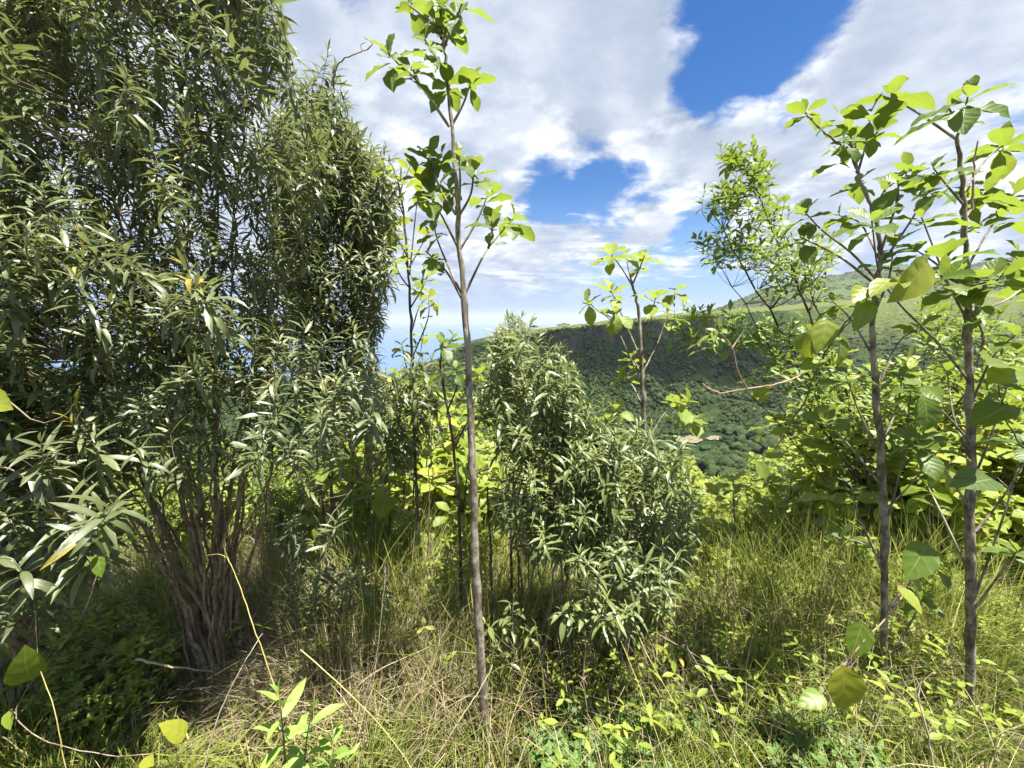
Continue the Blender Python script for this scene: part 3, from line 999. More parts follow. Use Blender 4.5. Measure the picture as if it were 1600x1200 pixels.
# ------------------------------------------------------------------ broad-leaved saplings
def rosette(L, tip, axis, size, n=3, fam='broad', spread=(92, 35), l=0.04, bias=0.0):
    axis = unit(axis)
    shoot(L, np.asarray(tip) - axis * l, tip, n, size, fam, spread, bias, young=0.62, jit=13)


def sapling(name, label, trunk, Y, branches, leaf, bark='bark_grey', mat='broad', fam='broad', group=None, n=3, spread=(95, 38), extra=(), bias=0.0, sides=10, twig=0.0042):
    """trunk: (px, py, width_px[, dY]); branches: lists of (px, py[, dY]) from trunk to tip, a rosette of leaves at each tip"""
    tp = np.array([np.append(P(q_[0], q_[1], Y + (q_[3] if len(q_) > 3 else 0)), PXS(q_[2] * 0.64, Y) / 2) for q_ in trunk])
    base = tp[0, :3].copy()
    e = thing(name, label, 'sapling', base, group)
    sp = spline(tp, 6)
    nodes = 0.0012 * np.maximum(0, np.sin(np.arange(len(sp)) * 2.2)) + 0.0018 * rng.standard_normal(len(sp)) * 0.4
    tb = Tubes()
    tb.add(sp[:, :3] + 0.0025 * rng.standard_normal((len(sp), 3)), np.maximum(sp[:, 3] + nodes, 0.0015), sides)
    # a root flare sunk into the ground
    g = float(ground_z(base[0], base[1]))
    if base[2] > g - 0.05:
        tb.add(spline([(base[0], base[1], g - 0.1), (base[0] + 0.004, base[1], (g + base[2]) / 2), base], 3), np.linspace(tp[0, 3] * 1.25, tp[0, 3], 7), sides)
    link('trunk', tb.mesh('trunk', M[bark], base), e)
    for br in branches:
        dys = [q_[2] if len(q_) > 2 else None for q_ in br]
        end = random.uniform(-0.28, 0.28)
        pts = []
        for i, q_ in enumerate(br):
            dy = dys[i] if dys[i] is not None else end * i / max(1, len(br) - 1)
            pts.append(P(q_[0], q_[1], Y + dy))
        pts = spline(pts, 5)
        bt, L = Tubes(), Leaves()
        bt.add(pts, np.linspace(twig * 1.35, twig * 0.6, len(pts)), 6)
        ax = unit(unit(pts[-1] - pts[-3]) * 0.8 + np.array((0, 0, 0.75)))
        rosette(L, pts[-1], ax, leaf * random.uniform(0.85, 1.15), n, fam, spread, bias=bias)
        if len(pts) > 8 and random.random() < 0.5:
            k = len(pts) - 4
            rosette(L, pts[k], ax, leaf * 0.7, 1, fam, (80, 60), bias=bias)
        bo = link('branch', bt.mesh('branch', M[bark], base), e)
        link('foliage', L.mesh('foliage', M[mat], base), bo)
    if extra:
        L = Leaves()
        for (px, py, dy, sc, nn) in extra:
            rosette(L, P(px, py, Y + dy), (random.gauss(0, .2), random.gauss(0, .2), 1), leaf * sc, nn, fam, spread, bias=bias)
        link('foliage', L.mesh('foliage', M[mat], base), e)
    return e


YE = base_at(764, 1185)[1]
sapling('broad_leaved_sapling', 'tall thin grey-trunked sapling with broad leaves rising to the top of the picture', [(766, 1195, 27), (756, 1090, 25), (748, 980, 23), (742, 850, 20), (737, 700, 17.5), (731, 560, 15.5), (724, 460, 13), (715, 330, 10), (706, 200, 7.5), (697, 110, 5.5), (691, 55, 4.5), (688, 8, 3.5)], YE,
        [[(702, 198), (655, 130), (628, 105), (606, 82)], [(655, 130), (647, 112), (643, 104)], [(705, 198), (724, 162), (738, 122)], [(699, 140), (702, 132), (703, 128)],
         [(697, 110), (680, 88), (664, 62)], [(692, 70), (696, 48), (704, 28)], [(688, 20), (689, 2), (690, -12)], [(690, 50), (655, 20), (636, 6)], [(693, 75), (712, 30), (722, 6)],
         [(712, 335), (690, 300), (674, 258), (670, 240)], [(716, 345), (719, 290), (717, 243)], [(716, 340), (735, 305), (740, 270)], [(719, 390), (745, 345), (762, 305)],
         [(717, 390), (692, 340), (668, 300)], [(725, 463), (750, 410), (765, 385), (803, 340)], [(763, 388), (769, 360), (768, 345)], [(722, 462), (700, 415), (682, 370), (676, 332)],
         [(721, 466), (698, 425), (665, 392)], [(714, 335), (708, 300), (700, 292)], [(690, 60), (678, 30), (672, 14)]], 0.100, n=4,
        extra=[(692, 48, 0.05, 1.0, 3), (680, 20, -0.05, 1.0, 3), (650, 262, 0.1, 0.9, 3), (676, 300, 0.1, 1, 3), (690, 240, 0.1, .9, 3)])

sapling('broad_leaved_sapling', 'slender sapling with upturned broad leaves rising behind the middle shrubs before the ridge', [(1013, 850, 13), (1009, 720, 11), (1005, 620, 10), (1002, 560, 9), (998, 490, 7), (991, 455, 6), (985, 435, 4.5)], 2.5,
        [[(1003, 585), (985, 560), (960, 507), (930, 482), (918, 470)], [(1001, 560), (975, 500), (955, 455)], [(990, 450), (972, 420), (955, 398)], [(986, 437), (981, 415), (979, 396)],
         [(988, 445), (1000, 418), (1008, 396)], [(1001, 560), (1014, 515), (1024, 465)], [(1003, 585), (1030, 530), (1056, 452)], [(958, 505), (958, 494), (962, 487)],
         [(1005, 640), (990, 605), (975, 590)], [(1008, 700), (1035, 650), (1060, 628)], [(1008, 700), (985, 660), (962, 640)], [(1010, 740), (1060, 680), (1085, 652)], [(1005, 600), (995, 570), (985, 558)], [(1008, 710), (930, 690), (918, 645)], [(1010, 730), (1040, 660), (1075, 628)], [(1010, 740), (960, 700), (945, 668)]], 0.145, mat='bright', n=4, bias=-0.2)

YG = base_at(1383, 1120)[1]
YH = base_at(1515, 1150)[1]
sapling('broad_leaved_sapling', 'grey speckled sapling leaning slightly, left of the two trunks on the right', [(1386, 1150, 17), (1381, 1000, 16), (1382, 850, 17), (1377, 720, 16), (1368, 600, 14), (1363, 510, 12), (1373, 430, 10), (1376, 380, 9), (1360, 320, 7.5), (1344, 285, 6), (1328, 240, 5), (1296, 214, 4), (1262, 180, 3.5)], YG,
        [[(1268, 186), (1262, 178), (1260, 172)], [(1340, 270), (1334, 230), (1330, 195)], [(1340, 270), (1355, 225), (1372, 205)], [(1330, 245), (1330, 225), (1318, 215)], [(1355, 310), (1345, 290), (1340, 285)],
         [(1374, 405), (1345, 350), (1312, 337)], [(1368, 435), (1330, 395), (1285, 360), (1258, 332)], [(1374, 400), (1400, 320), (1404, 282)], [(1376, 415), (1420, 350), (1455, 292)], [(1362, 440), (1310, 400), (1250, 370)],
         [(1378, 720), (1345, 650), (1322, 588)], [(1381, 835), (1410, 720), (1424, 605)], [(1376, 700), (1400, 640), (1410, 590)], [(1382, 900), (1340, 800), (1330, 760)], [(1382, 960), (1430, 900), (1470, 880)], [(1384, 1040), (1430, 960), (1440, 930)], [(1375, 390), (1375, 310), (1420, 265)], [(1366, 560), (1330, 500), (1300, 470)], [(1368, 620), (1400, 540), (1440, 510)], [(1362, 500), (1390, 430), (1395, 380)], [(1378, 760), (1330, 700), (1290, 660)], [(1380, 800), (1420, 760), (1470, 700)], [(1382, 880), (1350, 850), (1310, 840)]], 0.105,
        n=4, extra=[(1330, 215, 0.0, 1, 3), (1345, 280, 0.05, 0.9, 3), (1320, 240, 0.0, 0.9, 3), (1362, 175, 0, 1.2, 3), (1310, 180, 0, 1.1, 3), (1425, 270, 0.1, 1, 3)])
sapling('broad_leaved_sapling', 'right-hand sapling with a straight grey trunk and the largest leaves, near the right edge', [(1514, 1170, 19), (1517, 1000, 20), (1515, 850, 21), (1517, 700, 18), (1513, 560, 15), (1511, 480, 13), (1510, 400, 11), (1505, 300, 9), (1495, 215, 7)], YH,
        [[(1495, 218), (1440, 180), (1404, 158), (1394, 148)], [(1494, 216), (1505, 190), (1512, 152)], [(1493, 205), (1488, 180), (1480, 165)], [(1512, 520), (1540, 460), (1595, 400)], [(1506, 320), (1480, 290), (1458, 262)], [(1508, 340), (1530, 310), (1545, 290)], [(1510, 420), (1545, 360), (1585, 300)],
         [(1514, 595), (1460, 530), (1410, 480), (1375, 430), (1362, 345, -0.25)], [(1515, 600), (1535, 520), (1470, 430, -0.3)], [(1513, 540), (1525, 480), (1540, 440)], [(1524, 930), (1570, 800), (1600, 690)], [(1524, 830), (1565, 780), (1620, 690)],
         [(1516, 690), (1470, 640), (1440, 600)], [(1516, 760), (1545, 690), (1575, 600)], [(1510, 450), (1460, 410), (1430, 390)], [(1512, 490), (1570, 470), (1610, 440)], [(1516, 900), (1470, 800), (1450, 760)], [(1514, 640), (1550, 560), (1590, 520)], [(1516, 720), (1490, 650), (1480, 580)], [(1511, 500), (1480, 440), (1440, 340)], [(1517, 800), (1480, 740), (1430, 690)], [(1517, 960), (1560, 900), (1590, 860)], [(1505, 300), (1540, 250), (1570, 225)]], 0.130, n=4,
        extra=[(1500, 440, -0.15, 1.0, 4), (1540, 300, 0.1, 1.0, 3), (1590, 330, -0.1, 1.0, 4), (1475, 285, 0.15, 0.9, 3), (1480, 400, -0.2, 1.1, 4), (1565, 430, -0.25, 1.2, 4), (1530, 350, 0.1, 0.9, 3)])

sapling('broad_leaved_sapling', 'short straight sapling with a flat leafy top in the open grass before the valley trees', [(1233, 960, 7), (1232, 880, 6), (1234, 800, 5), (1236, 760, 4)], 3.6,
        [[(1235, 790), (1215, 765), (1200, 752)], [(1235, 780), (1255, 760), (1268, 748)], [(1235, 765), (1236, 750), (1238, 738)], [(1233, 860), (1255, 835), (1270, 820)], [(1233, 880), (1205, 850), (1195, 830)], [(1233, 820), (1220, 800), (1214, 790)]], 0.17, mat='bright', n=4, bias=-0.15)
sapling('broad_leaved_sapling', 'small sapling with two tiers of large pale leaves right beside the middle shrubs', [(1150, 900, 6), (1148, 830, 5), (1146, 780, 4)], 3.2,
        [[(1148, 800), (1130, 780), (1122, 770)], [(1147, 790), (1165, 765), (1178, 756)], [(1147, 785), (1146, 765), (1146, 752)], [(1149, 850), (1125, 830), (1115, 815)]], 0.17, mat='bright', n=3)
# thin saplings behind the left shrub
sapling('broad_leaved_sapling', 'lanky dark-stemmed sapling squeezed between the dark shrub and the tall sapling trunk', [(652, 800, 9), (648, 700, 8), (645, 600, 7), (642, 500, 6), (638, 420, 5), (630, 330, 4), (622, 285, 3)], 2.7,
        [[(632, 340), (612, 290), (600, 262)], [(625, 300), (632, 280), (640, 262)], [(638, 420), (655, 390), (668, 365)], [(636, 400), (620, 370), (612, 352)], [(640, 450), (625, 430), (618, 410)], [(642, 480), (660, 450), (668, 430)],
         [(643, 520), (655, 480), (672, 460)], [(640, 430), (650, 330), (655, 300)], [(644, 560), (668, 500), (670, 470)], [(645, 600), (655, 560), (662, 520)], [(638, 420), (630, 400), (633, 390)], [(646, 620), (632, 560), (628, 540)]], 0.13, bark='bark_dark', mat='bright', bias=-0.1,
        extra=[(632, 290, 0, 0.9, 3), (645, 440, 0, 0.9, 2), (650, 540, 0, 0.9, 2), (655, 600, 0, 0.9, 2)])
sapling('broad_leaved_sapling', 'small two-tiered sapling close left of the tall grey trunk, seen against the sea', [(716, 760, 8), (706, 680, 7), (697, 630, 6), (690, 580, 5.5), (686, 560, 4)], 2.2,
        [[(690, 585), (700, 540), (708, 525)], [(688, 575), (690, 545), (692, 535)], [(700, 640), (715, 600), (712, 575)], [(695, 615), (690, 590), (688, 572)], [(706, 690), (745, 650), (760, 610)], [(710, 700), (730, 660), (748, 640)]], 0.11, bark='bark_dark')

# ------------------------------------------------------------------ the small-leaved shrub leaning left on the right
tj = []
for poly, n in [([(1125, 240), (1175, 235), (1210, 270), (1195, 300), (1150, 285)], 26), ([(1090, 315), (1150, 290), (1215, 320), (1235, 352), (1150, 345)], 32), ([(1085, 380), (1150, 362), (1235, 385), (1225, 412), (1110, 408)], 34),
                ([(1180, 420), (1250, 370), (1310, 385), (1290, 440), (1210, 460)], 40), ([(1040, 490), (1110, 490), (1200, 510), (1290, 500), (1280, 540), (1150, 545), (1050, 530)], 55), ([(1190, 560), (1300, 550), (1320, 610), (1230, 610)], 30),
                ([(1240, 600), (1420, 560), (1470, 640), (1420, 740), (1300, 720), (1240, 660)], 110), ([(1420, 480), (1500, 470), (1600, 520), (1600, 640), (1480, 640)], 80)]:
    tj += to_targets(poly, n, 2.9, 0.25)
bJ = gpx(1425, 2.95)
tipsJ = [P(x, y, 2.9 + dy) for x, y, dy in [(1165, 265, 0), (1110, 330, 0.1), (1110, 392, 0.1), (1250, 400, 0.1), (1060, 510, 0.1), (1300, 590, -0.2), (1450, 520, 0.1), (1560, 560, 0.1)]]
shrub('small_leaved_shrub', 'airy small-leaved shrub leaning left across the sky and the far hill, its stem bare below', 'shrub', bJ, tipsJ, tj, 0.088, 6, 0.13, mat='small', bark='bark_dark', r0=0.017, fam='small', spread=(75, 20), base_spread=0.03, twig=0.0028, bias=0.05)


# ------------------------------------------------------------------ bright scrub down the slope
def scrub_proto(k):
    """one leafy bush about a metre high, built at the origin"""
    h = (1.0, 1.3, 0.8, 1.15, 0.95, 1.4)[k]
    fam = ('broad', 'small', 'broad', 'small', 'broad', 'broad')[k]
    leaf = (0.12, 0.085, 0.11, 0.09, 0.13, 0.12)[k]
    ns = (7, 8, 9, 8, 6, 5)[k]
    tb, L = Tubes(), Leaves()
    for i in range(ns):
        a = i * 2.4 + random.uniform(-0.4, 0.4)
        rr = random.uniform(0.15, 0.55) * (0.6 if k == 5 else 1)
        tip = np.array((cos(a) * rr, sin(a) * rr, h * random.uniform(0.65, 1.0)))
        pts = spline([(0.03 * cos(a), 0.03 * sin(a), -0.15), tip * np.array((0.4, 0.4, 0.5)), tip], 5)
        tb.add(pts, np.linspace(0.010, 0.003, len(pts)), 5)
        for j in range(3, len(pts)):
            for _ in range(2):
                b2 = random.uniform(0, 6.28)
                l = random.uniform(0.10, 0.30)
                tp = pts[j] + np.array((cos(b2) * l, sin(b2) * l, random.uniform(0.05, 0.2)))
                tb.add(np.array((pts[j], (pts[j] + tp) / 2 + (0, 0, -0.015), tp)), (0.003, 0.0025, 0.0015), 4)
                ax = unit(tp - pts[j] + np.array((0, 0, 0.25)))
                shoot(L, tp - ax * 0.05, tp, 3 if fam == 'broad' else 5, leaf * random.uniform(0.8, 1.15), fam, (90, 35), 0.05, 0.6, 12)
        shoot(L, pts[-1] - (0, 0, 0.06), pts[-1], 4, leaf, fam, (90, 30), 0.1, 0.6, 12)
    return tb.mesh('stem', M['bark_grey']), L.mesh('foliage', M['bright' if k != 3 else 'small'])


scrub = [scrub_proto(k) for k in range(6)]


def put_scrub(x, y, k, s_, label, group, name='leafy_bush'):
    e = thing(name, label, 'bush', gp(x, y), group)
    e.rotation_euler = (random.gauss(0, 0.08), random.gauss(0, 0.08), random.uniform(0, 6.28))
    e.scale = (s_ * random.uniform(0.9, 1.2), s_ * random.uniform(0.9, 1.2), s_ * random.uniform(0.85, 1.15))
    link('stem', scrub[k][0], e)
    link('foliage', scrub[k][1], e)


n_s = 0
while n_s < 150:
    Y = 3.2 + 15 * rng.random() ** 1.3
    px = rng.uniform(1060, 1720)
    if px < 1330 and Y < 5.2:
        continue
    if 1090 < px < 1200 and Y < 9:
        continue
    put_scrub((px - 800) / FPX * Y, Y, int(rng.integers(0, 6)), rng.uniform(0.65, 1.0) * (1.6 if px > 1400 else 1.0), 'yellow-green leafy bush in the massed scrub on the sunlit slope at right', 'scrub on the sunlit slope')
    n_s += 1
for i in range(34):
    px, Y = (rng.uniform(1370, 1720), rng.uniform(3.3, 7.0)) if i < 24 else (rng.uniform(570, 740), rng.uniform(3.6, 6.5))
    put_scrub((px - 800) / FPX * Y, Y, 5 if i % 3 else 0, rng.uniform(1.15, 1.75), 'tall yellow-green bush ' + ('standing behind the two right trunks' if i < 24 else 'glowing behind the stems left of the tall trunk'), 'tall bushes behind the right trunks' if i < 24 else 'tall bushes behind the left stems')
for i in range(26):
    Y = 3.4 + 4.2 * rng.random()
    put_scrub((rng.uniform(1105, 1340) - 800) / FPX * Y, Y, int(rng.integers(0, 6)), rng.uniform(0.5, 0.85), 'small leafy bush in the open grass right of the middle shrubs', 'bushes right of the middle shrubs')
for i in range(24):
    Y = 3.0 + 4.0 * rng.random()
    put_scrub((rng.uniform(-60, 540) - 800) / FPX * Y, Y, 3 if i % 3 else 1, rng.uniform(0.9, 1.4), 'small-leaved bush half hidden in the shade behind the huge shrub', 'bushes behind the huge shrub')
n_s = 0
while n_s < 62:
    Y = 3.6 + 12 * rng.random() ** 1.2
    px = rng.uniform(480, 1080)
    put_scrub((px - 800) / FPX * Y, Y, int(rng.integers(0, 6)), rng.uniform(0.7, 1.2), 'sunlit leafy bush in the scrub seen between the stems behind the shrubs', 'scrub behind the shrubs')
    n_s += 1


# ------------------------------------------------------------------ grass, ground leaves, dry stalks
def blades(name, pts, h, wid, lean, mat, rnd, seg=4):
    n = len(pts)
    az = rng.uniform(0, 2 * pi, n)
    hh = h * rng.uniform(0.45, 1.25, n) * np.clip(0.30 + 0.70 * (pts[:, 1] - 0.95) / 1.3, 0.30, 1.0)
    foot = np.hypot(pts[:, 0] - bA[0], pts[:, 1] - bA[1] + 0.22)
    hh *= np.clip(0.35 + foot / 0.9, 0.35, 1.0)
    ln = np.abs(rng.normal(lean, lean * 0.55, n))
    d = np.stack((np.cos(az), np.sin(az), np.zeros(n)), 1)
    ta = az + pi / 2 + rng.uniform(-0.9, 0.9, n)
    sdv = np.stack((np.cos(ta), np.sin(ta), np.zeros(n)), 1)
    ts = np.linspace(0, 1, seg + 1)
    V = np.zeros((n, seg + 1, 2, 3))
    for i, t in enumerate(ts):
        c = pts + d * (hh * ln * t ** 1.9)[:, None] + np.array((0, 0, 1.0)) * (hh * (t - 0.42 * np.minimum(ln, 1.5) * t ** 2.4))[:, None]
        wv = wid * (1 - t) ** 0.6 * (0.6 + 0.8 * rng.random(n)) if i == 0 else wv0 * max(0.06, (1 - t) ** 0.7)
        if i == 0:
            wv0 = wv
        V[:, i, 0] = c - sdv * wv[:, None]
        V[:, i, 1] = c + sdv * wv[:, None]
    V = V.reshape(-1, 3)
    base = np.arange(n)[:, None] * (2 * (seg + 1))
    k = np.arange(seg)[None, :] * 2
    F = np.stack((base + k, base + k + 1, base + k + 3, base + k + 2), -1).reshape(-1, 4)
    R_ = np.repeat(np.clip(rnd, 0, 1), 2 * (seg + 1))
    me = mesh_from(V, F.ravel(), np.arange(len(F)) * 4, np.full(len(F), 4), name, mat, None, R_)
    return me


def fan(n, y0, y1, p=1.0, x0=-1.45, x1=1.45):
    Y = y0 + (y1 - y0) * rng.random(n) ** p
    x = rng.uniform(x0, x1, n) * Y
    return np.stack((x, Y, ground_z(x, Y)), 1)


def clumped(n, px0, px1, y0, y1, k, sd):
    cx = rng.uniform(px0, px1, k)
    cy = rng.uniform(y0, y1, k)
    i = rng.integers(0, k, n)
    Y = np.maximum(0.95, cy[i] + rng.normal(0, sd, n))
    x = (cx[i] - 800) / FPX * cy[i] + rng.normal(0, sd, n)
    return np.stack((x, Y, ground_z(x, Y)), 1)


gf = fan(30000, 0.95, 4.2)
gf = gf[np.array([fbm(p[0], p[1], 2.4, 1.0) + 0.25 * (p[0] / p[1]) + rng.normal(0, 0.12) > -0.02 for p in gf])]
g1 = np.concatenate((gf, clumped(6000, -150, 420, 1.3, 2.6, 40, 0.10), clumped(14000, 1000, 1680, 1.3, 4.4, 80, 0.16), clumped(3500, 480, 1000, 1.3, 3.0, 40, 0.12)))
tag(link('green_grass', blades('green_grass', g1, 0.46, 0.0040, 0.5, M['green_grass'], rng.normal(0.5, 0.22, len(g1)))), kind='stuff')
g2 = fan(60000, 4.0, 26.0, 1.5)
tag(link('slope_grass', blades('slope_grass', g2, 0.75, 0.009, 0.5, M['green_grass'], rng.normal(0.62, 0.22, len(g2)), 3)), kind='stuff')
g3 = np.concatenate((fan(7000, 1.0, 4.5), clumped(4000, 470, 760, 1.9, 3.4, 34, 0.16), clumped(3000, 1080, 1330, 1.7, 4.0, 30, 0.12), clumped(6000, 240, 480, 1.6, 2.5, 26, 0.10)))
tag(link('dry_grass', blades('dry_grass', g3, 0.58, 0.0026, 0.6, M['dry'], rng.normal(0.55, 0.22, len(g3)))), kind='stuff')
g5 = np.concatenate((clumped(2600, 480, 760, 1.6, 3.0, 30, 0.14), clumped(2400, 1000, 1600, 1.5, 4.2, 60, 0.16), clumped(4000, 120, 560, 2.4, 4.2, 40, 0.2)))
tag(link('tall_dry_grass', blades('tall_dry_grass', g5, 0.80, 0.0023, 0.55, M['dry'], rng.normal(0.62, 0.28, len(g5)))), kind='stuff')
g7 = np.concatenate((clumped(4000, 500, 800, 1.8, 4.0, 44, 0.13), clumped(7000, 1030, 1620, 1.8, 4.8, 90, 0.16), clumped(900, 150, 480, 2.2, 3.6, 16, 0.14)))
tag(link('tall_green_grass', blades('tall_green_grass', g7, 0.95, 0.0040, 0.38, M['green_grass'], rng.normal(0.62, 0.2, len(g7)))), kind='stuff')
g6 = clumped(520, 40, 360, 1.15, 1.75, 12, 0.10)
tag(link('broad_grass', blades('broad_grass', g6, 0.55, 0.0075, 0.95, M['green_grass'], rng.normal(0.6, 0.15, len(g6)), 6)), kind='stuff')
g4 = fan(16000, 4.2, 18.0, 1.4)
tag(link('dry_slope_grass', blades('dry_slope_grass', g4, 0.8, 0.006, 0.4, M['dry'], rng.normal(0.7, 0.18, len(g4)), 3)), kind='stuff')


def litter(name, pts, fam, size, hmin, hmax, mat, three=True):
    L = Leaves()
    for p in pts:
        h = random.uniform(hmin, hmax)
        a0 = random.uniform(0, 6.28)
        for k in range(3 if three else 1):
            a = a0 + k * 2.09
            d = np.array((cos(a), sin(a), random.uniform(-0.1, 0.5)))
            L.add(fam + str(random.randint(0, 2)), p + (0, 0, h), d, np.array((0, 0, 1)) + 0.25 * rng.standard_normal(3), size * random.uniform(0.6, 1.3), min(1, max(0, random.gauss(0.5, 0.2))))
    return tag(link(name, L.mesh(name, mat)), kind='stuff')


litter('ground_cover', np.concatenate((clumped(900, 860, 1130, 1.45, 1.8, 24, 0.07), clumped(600, 1280, 1560, 1.4, 1.8, 20, 0.08))), 'round', 0.036, 0.03, 0.16, M['clover'])
litter('ground_herbs', np.concatenate((fan(800, 1.8, 3.4, 1.0), clumped(130, 900, 1600, 1.4, 1.9, 20, 0.1), clumped(2100, 1060, 1650, 1.9, 4.8, 70, 0.2), clumped(900, 500, 780, 2.2, 4.0, 40, 0.15))), 'small', 0.055, 0.05, 0.45, M['bright'])
litter('slope_herbs', np.concatenate((fan(5000, 4.0, 16.0, 1.3, -0.4, 1.4), clumped(3000, 1050, 1700, 4.0, 12.0, 80, 0.35))), 'broad', 0.11, 0.1, 0.6, M['bright'])
litter('distant_scrub', np.concatenate((fan(5500, 9.0, 30.0, 1.0, -0.5, 1.5), clumped(4500, 500, 1750, 10.0, 28.0, 110, 0.5))), 'broad', 0.15, 0.2, 1.0, M['bright'])
litter('dead_leaf_litter', fan(2600, 0.95, 4.0), 'small', 0.06, 0.0, 0.05, M['dry'], False)

# low leafy herbs in the near right
for i in range(30):
    Y = 2.4 + 3.4 * rng.random()
    px = rng.uniform(1080, 1680)
    put_scrub((px - 800) / FPX * Y, Y, int(rng.integers(0, 6)), rng.uniform(0.38, 0.62), 'low leafy herb standing in the sunlit grass at right', 'leafy herbs in the grass', 'leafy_herb')
for i in range(16):
    Y = 2.3 + 1.9 * rng.random()
    put_scrub((rng.uniform(1110, 1600) - 800) / FPX * Y, Y, int(rng.integers(0, 6)), rng.uniform(0.5, 0.75), 'knee-high leafy herb among the dry stalks in the right foreground', 'knee-high herbs at right', 'leafy_herb')
for i in range(14):
    Y = 1.75 + 1.0 * rng.random()
    put_scrub((rng.uniform(-90, 150) - 800) / FPX * Y, Y, (1, 3, 0)[i % 3], rng.uniform(0.3, 0.55), 'leafy herb in the shade left of the foot of the huge shrub', 'shaded herbs left of the huge shrub', 'leafy_herb')
for i in range(16):
    Y = 2.6 + 2.4 * rng.random()
    px = rng.uniform(500, 760)
    put_scrub((px - 800) / FPX * Y, Y, int(rng.integers(0, 6)), rng.uniform(0.35, 0.7), 'low leafy bush among dry grass between the shrub and the tall trunk', 'bushes in the dry grass')

# the round-leaved bush behind the dry grass
rp = [(530, 800), (570, 770), (640, 800), (660, 870), (600, 920), (520, 890)]
shrub('round_leaved_bush', 'fresh green bush with small rounded leaves behind the dry grass, right of the big stems', 'bush', gpx(590, 2.9), [P(x, y, 2.8) for x, y in [(545, 800), (590, 790), (635, 820), (560, 860), (610, 880)]],
      to_targets(rp, 60, 2.75, 0.15), 0.058, 5, 0.12, mat='clover', bark='bark_dark', r0=0.007, fam='round', spread=(85, 30), base_spread=0.1)
# dark leafy arm low at the right of the big shrub
shrub('narrow_leaved_shrub', 'small shaded narrow-leaved bush at the right foot of the huge shrub', 'shrub', base_at(560, 1060), [P(x, y, 2.15) for x, y in [(520, 960), (560, 930), (540, 1000), (600, 960)]],
      to_targets([(490, 880), (560, 900), (620, 930), (600, 1000), (500, 1010), (440, 900)], 26, 2.1, 0.1), 0.125, 8, 0.12, r0=0.007)
shrub('narrow_leaved_shrub', 'sprawling leggy bush with drooping fresh leaves below the middle shrubs', 'shrub', base_at(850, 1120), [P(x, y, 1.66) for x, y in [(830, 960), (880, 980), (800, 1000), (900, 1010)]],
      to_targets([(760, 960), (840, 930), (920, 960), (940, 1030), (850, 1050), (770, 1030)], 9, 1.66, 0.08), 0.095, 5, 0.08, mat='narrow_pale', fam='lance', r0=0.006, bias=0.1)


# ------------------------------------------------------------------ single plants close to the camera
def one_leaf(parent, p0, p1, up, tpl, mat, origin, rnd=0.6):
    L = Leaves()
    v = np.asarray(p1) - np.asarray(p0)
    L.add(tpl, p0, unit(v), up, np.linalg.norm(v) * 1.06, rnd)
    return link('leaf', L.mesh('leaf', mat, origin), parent)


def vine(name, label, paths, leaves, mat='vine', bark='twig_green', cat='vine', rad=0.003, k=0.9):
    o = np.asarray(P(*paths[0][0]), float)
    e = thing(name, label, cat, o)
    tb = Tubes()
    for path in paths:
        pts = spline([P(*q_) for q_ in path], 6)
        pts = pts + 0.002 * rng.standard_normal(pts.shape)
        tb.add(pts, np.linspace(rad, rad * 0.55, len(pts)), 6)
    for a, b_, up, tpl, rn in leaves:
        c0 = P(*a)
        allp = np.concatenate([spline([P(*q_) for q_ in pa], 6) for pa in paths])
        near = allp[int(np.argmin(np.linalg.norm(allp - c0, axis=1)))]
        tb.add(spline([near, (near + c0) / 2 + (0, 0, 0.012), c0], 4), np.full(9, 0.0014), 5)
        one_leaf(e, c0, c0 + k * (P(*b_) - c0), up, tpl, M[mat], o, rn)
    link('stem', tb.mesh('stem', M[bark], o), e)
    return e


vine('climbing_vine', 'vine with big yellow-green heart-shaped leaves hanging across the speckled trunk at right', [[(1210, 700, 1.4), (1250, 640, 1.38), (1285, 560, 1.34), (1310, 520, 1.3), (1350, 470, 1.25), (1400, 432, 1.22), (1450, 405, 1.22)], [(1300, 530, 1.3), (1340, 490, 1.26), (1352, 470, 1.25)]],
     [((1350, 448, 1.24), (1326, 478, 1.2), (0.2, -0.6, 0.8), 'heart0', 0.9), ((1330, 500, 1.27), (1342, 520, 1.24), (0.3, -0.8, 0.4), 'heart2', 0.4), ((1366, 458, 1.24), (1385, 478, 1.22), (0.4, -0.7, 0.5), 'heart1', 0.3), ((1352, 466, 1.25), (1348, 534, 1.2), (0, -1, 0.2), 'heart1', 0.55), ((1292, 500, 1.30), (1284, 566, 1.24), (-0.5, -0.9, 0.3), 'heart1', 0.75),
      ((1312, 522, 1.3), (1328, 590, 1.25), (0.5, -0.8, 0.4), 'heart2', 0.5), ((1300, 528, 1.28), (1344, 546, 1.22), (0, -0.3, 1), 'heart1', 0.6), ((1450, 410, 1.2), (1398, 482, 1.13), (0.7, -0.4, 0.6), 'heart2', 0.95),
      ((1392, 436, 1.22), (1360, 462, 1.16), (0, -0.2, 1), 'heart1', 0.8), ((1402, 432, 1.22), (1418, 452, 1.14), (0.1, -0.8, 0.6), 'heart0', 0.5), ((1282, 560, 1.32), (1250, 585, 1.26), (-0.3, -0.5, 0.8), 'heart1', 0.7), ((1255, 520, 1.34), (1262, 580, 1.3), (-0.8, -0.6, 0.2), 'heart2', 0.5)], k=0.72)
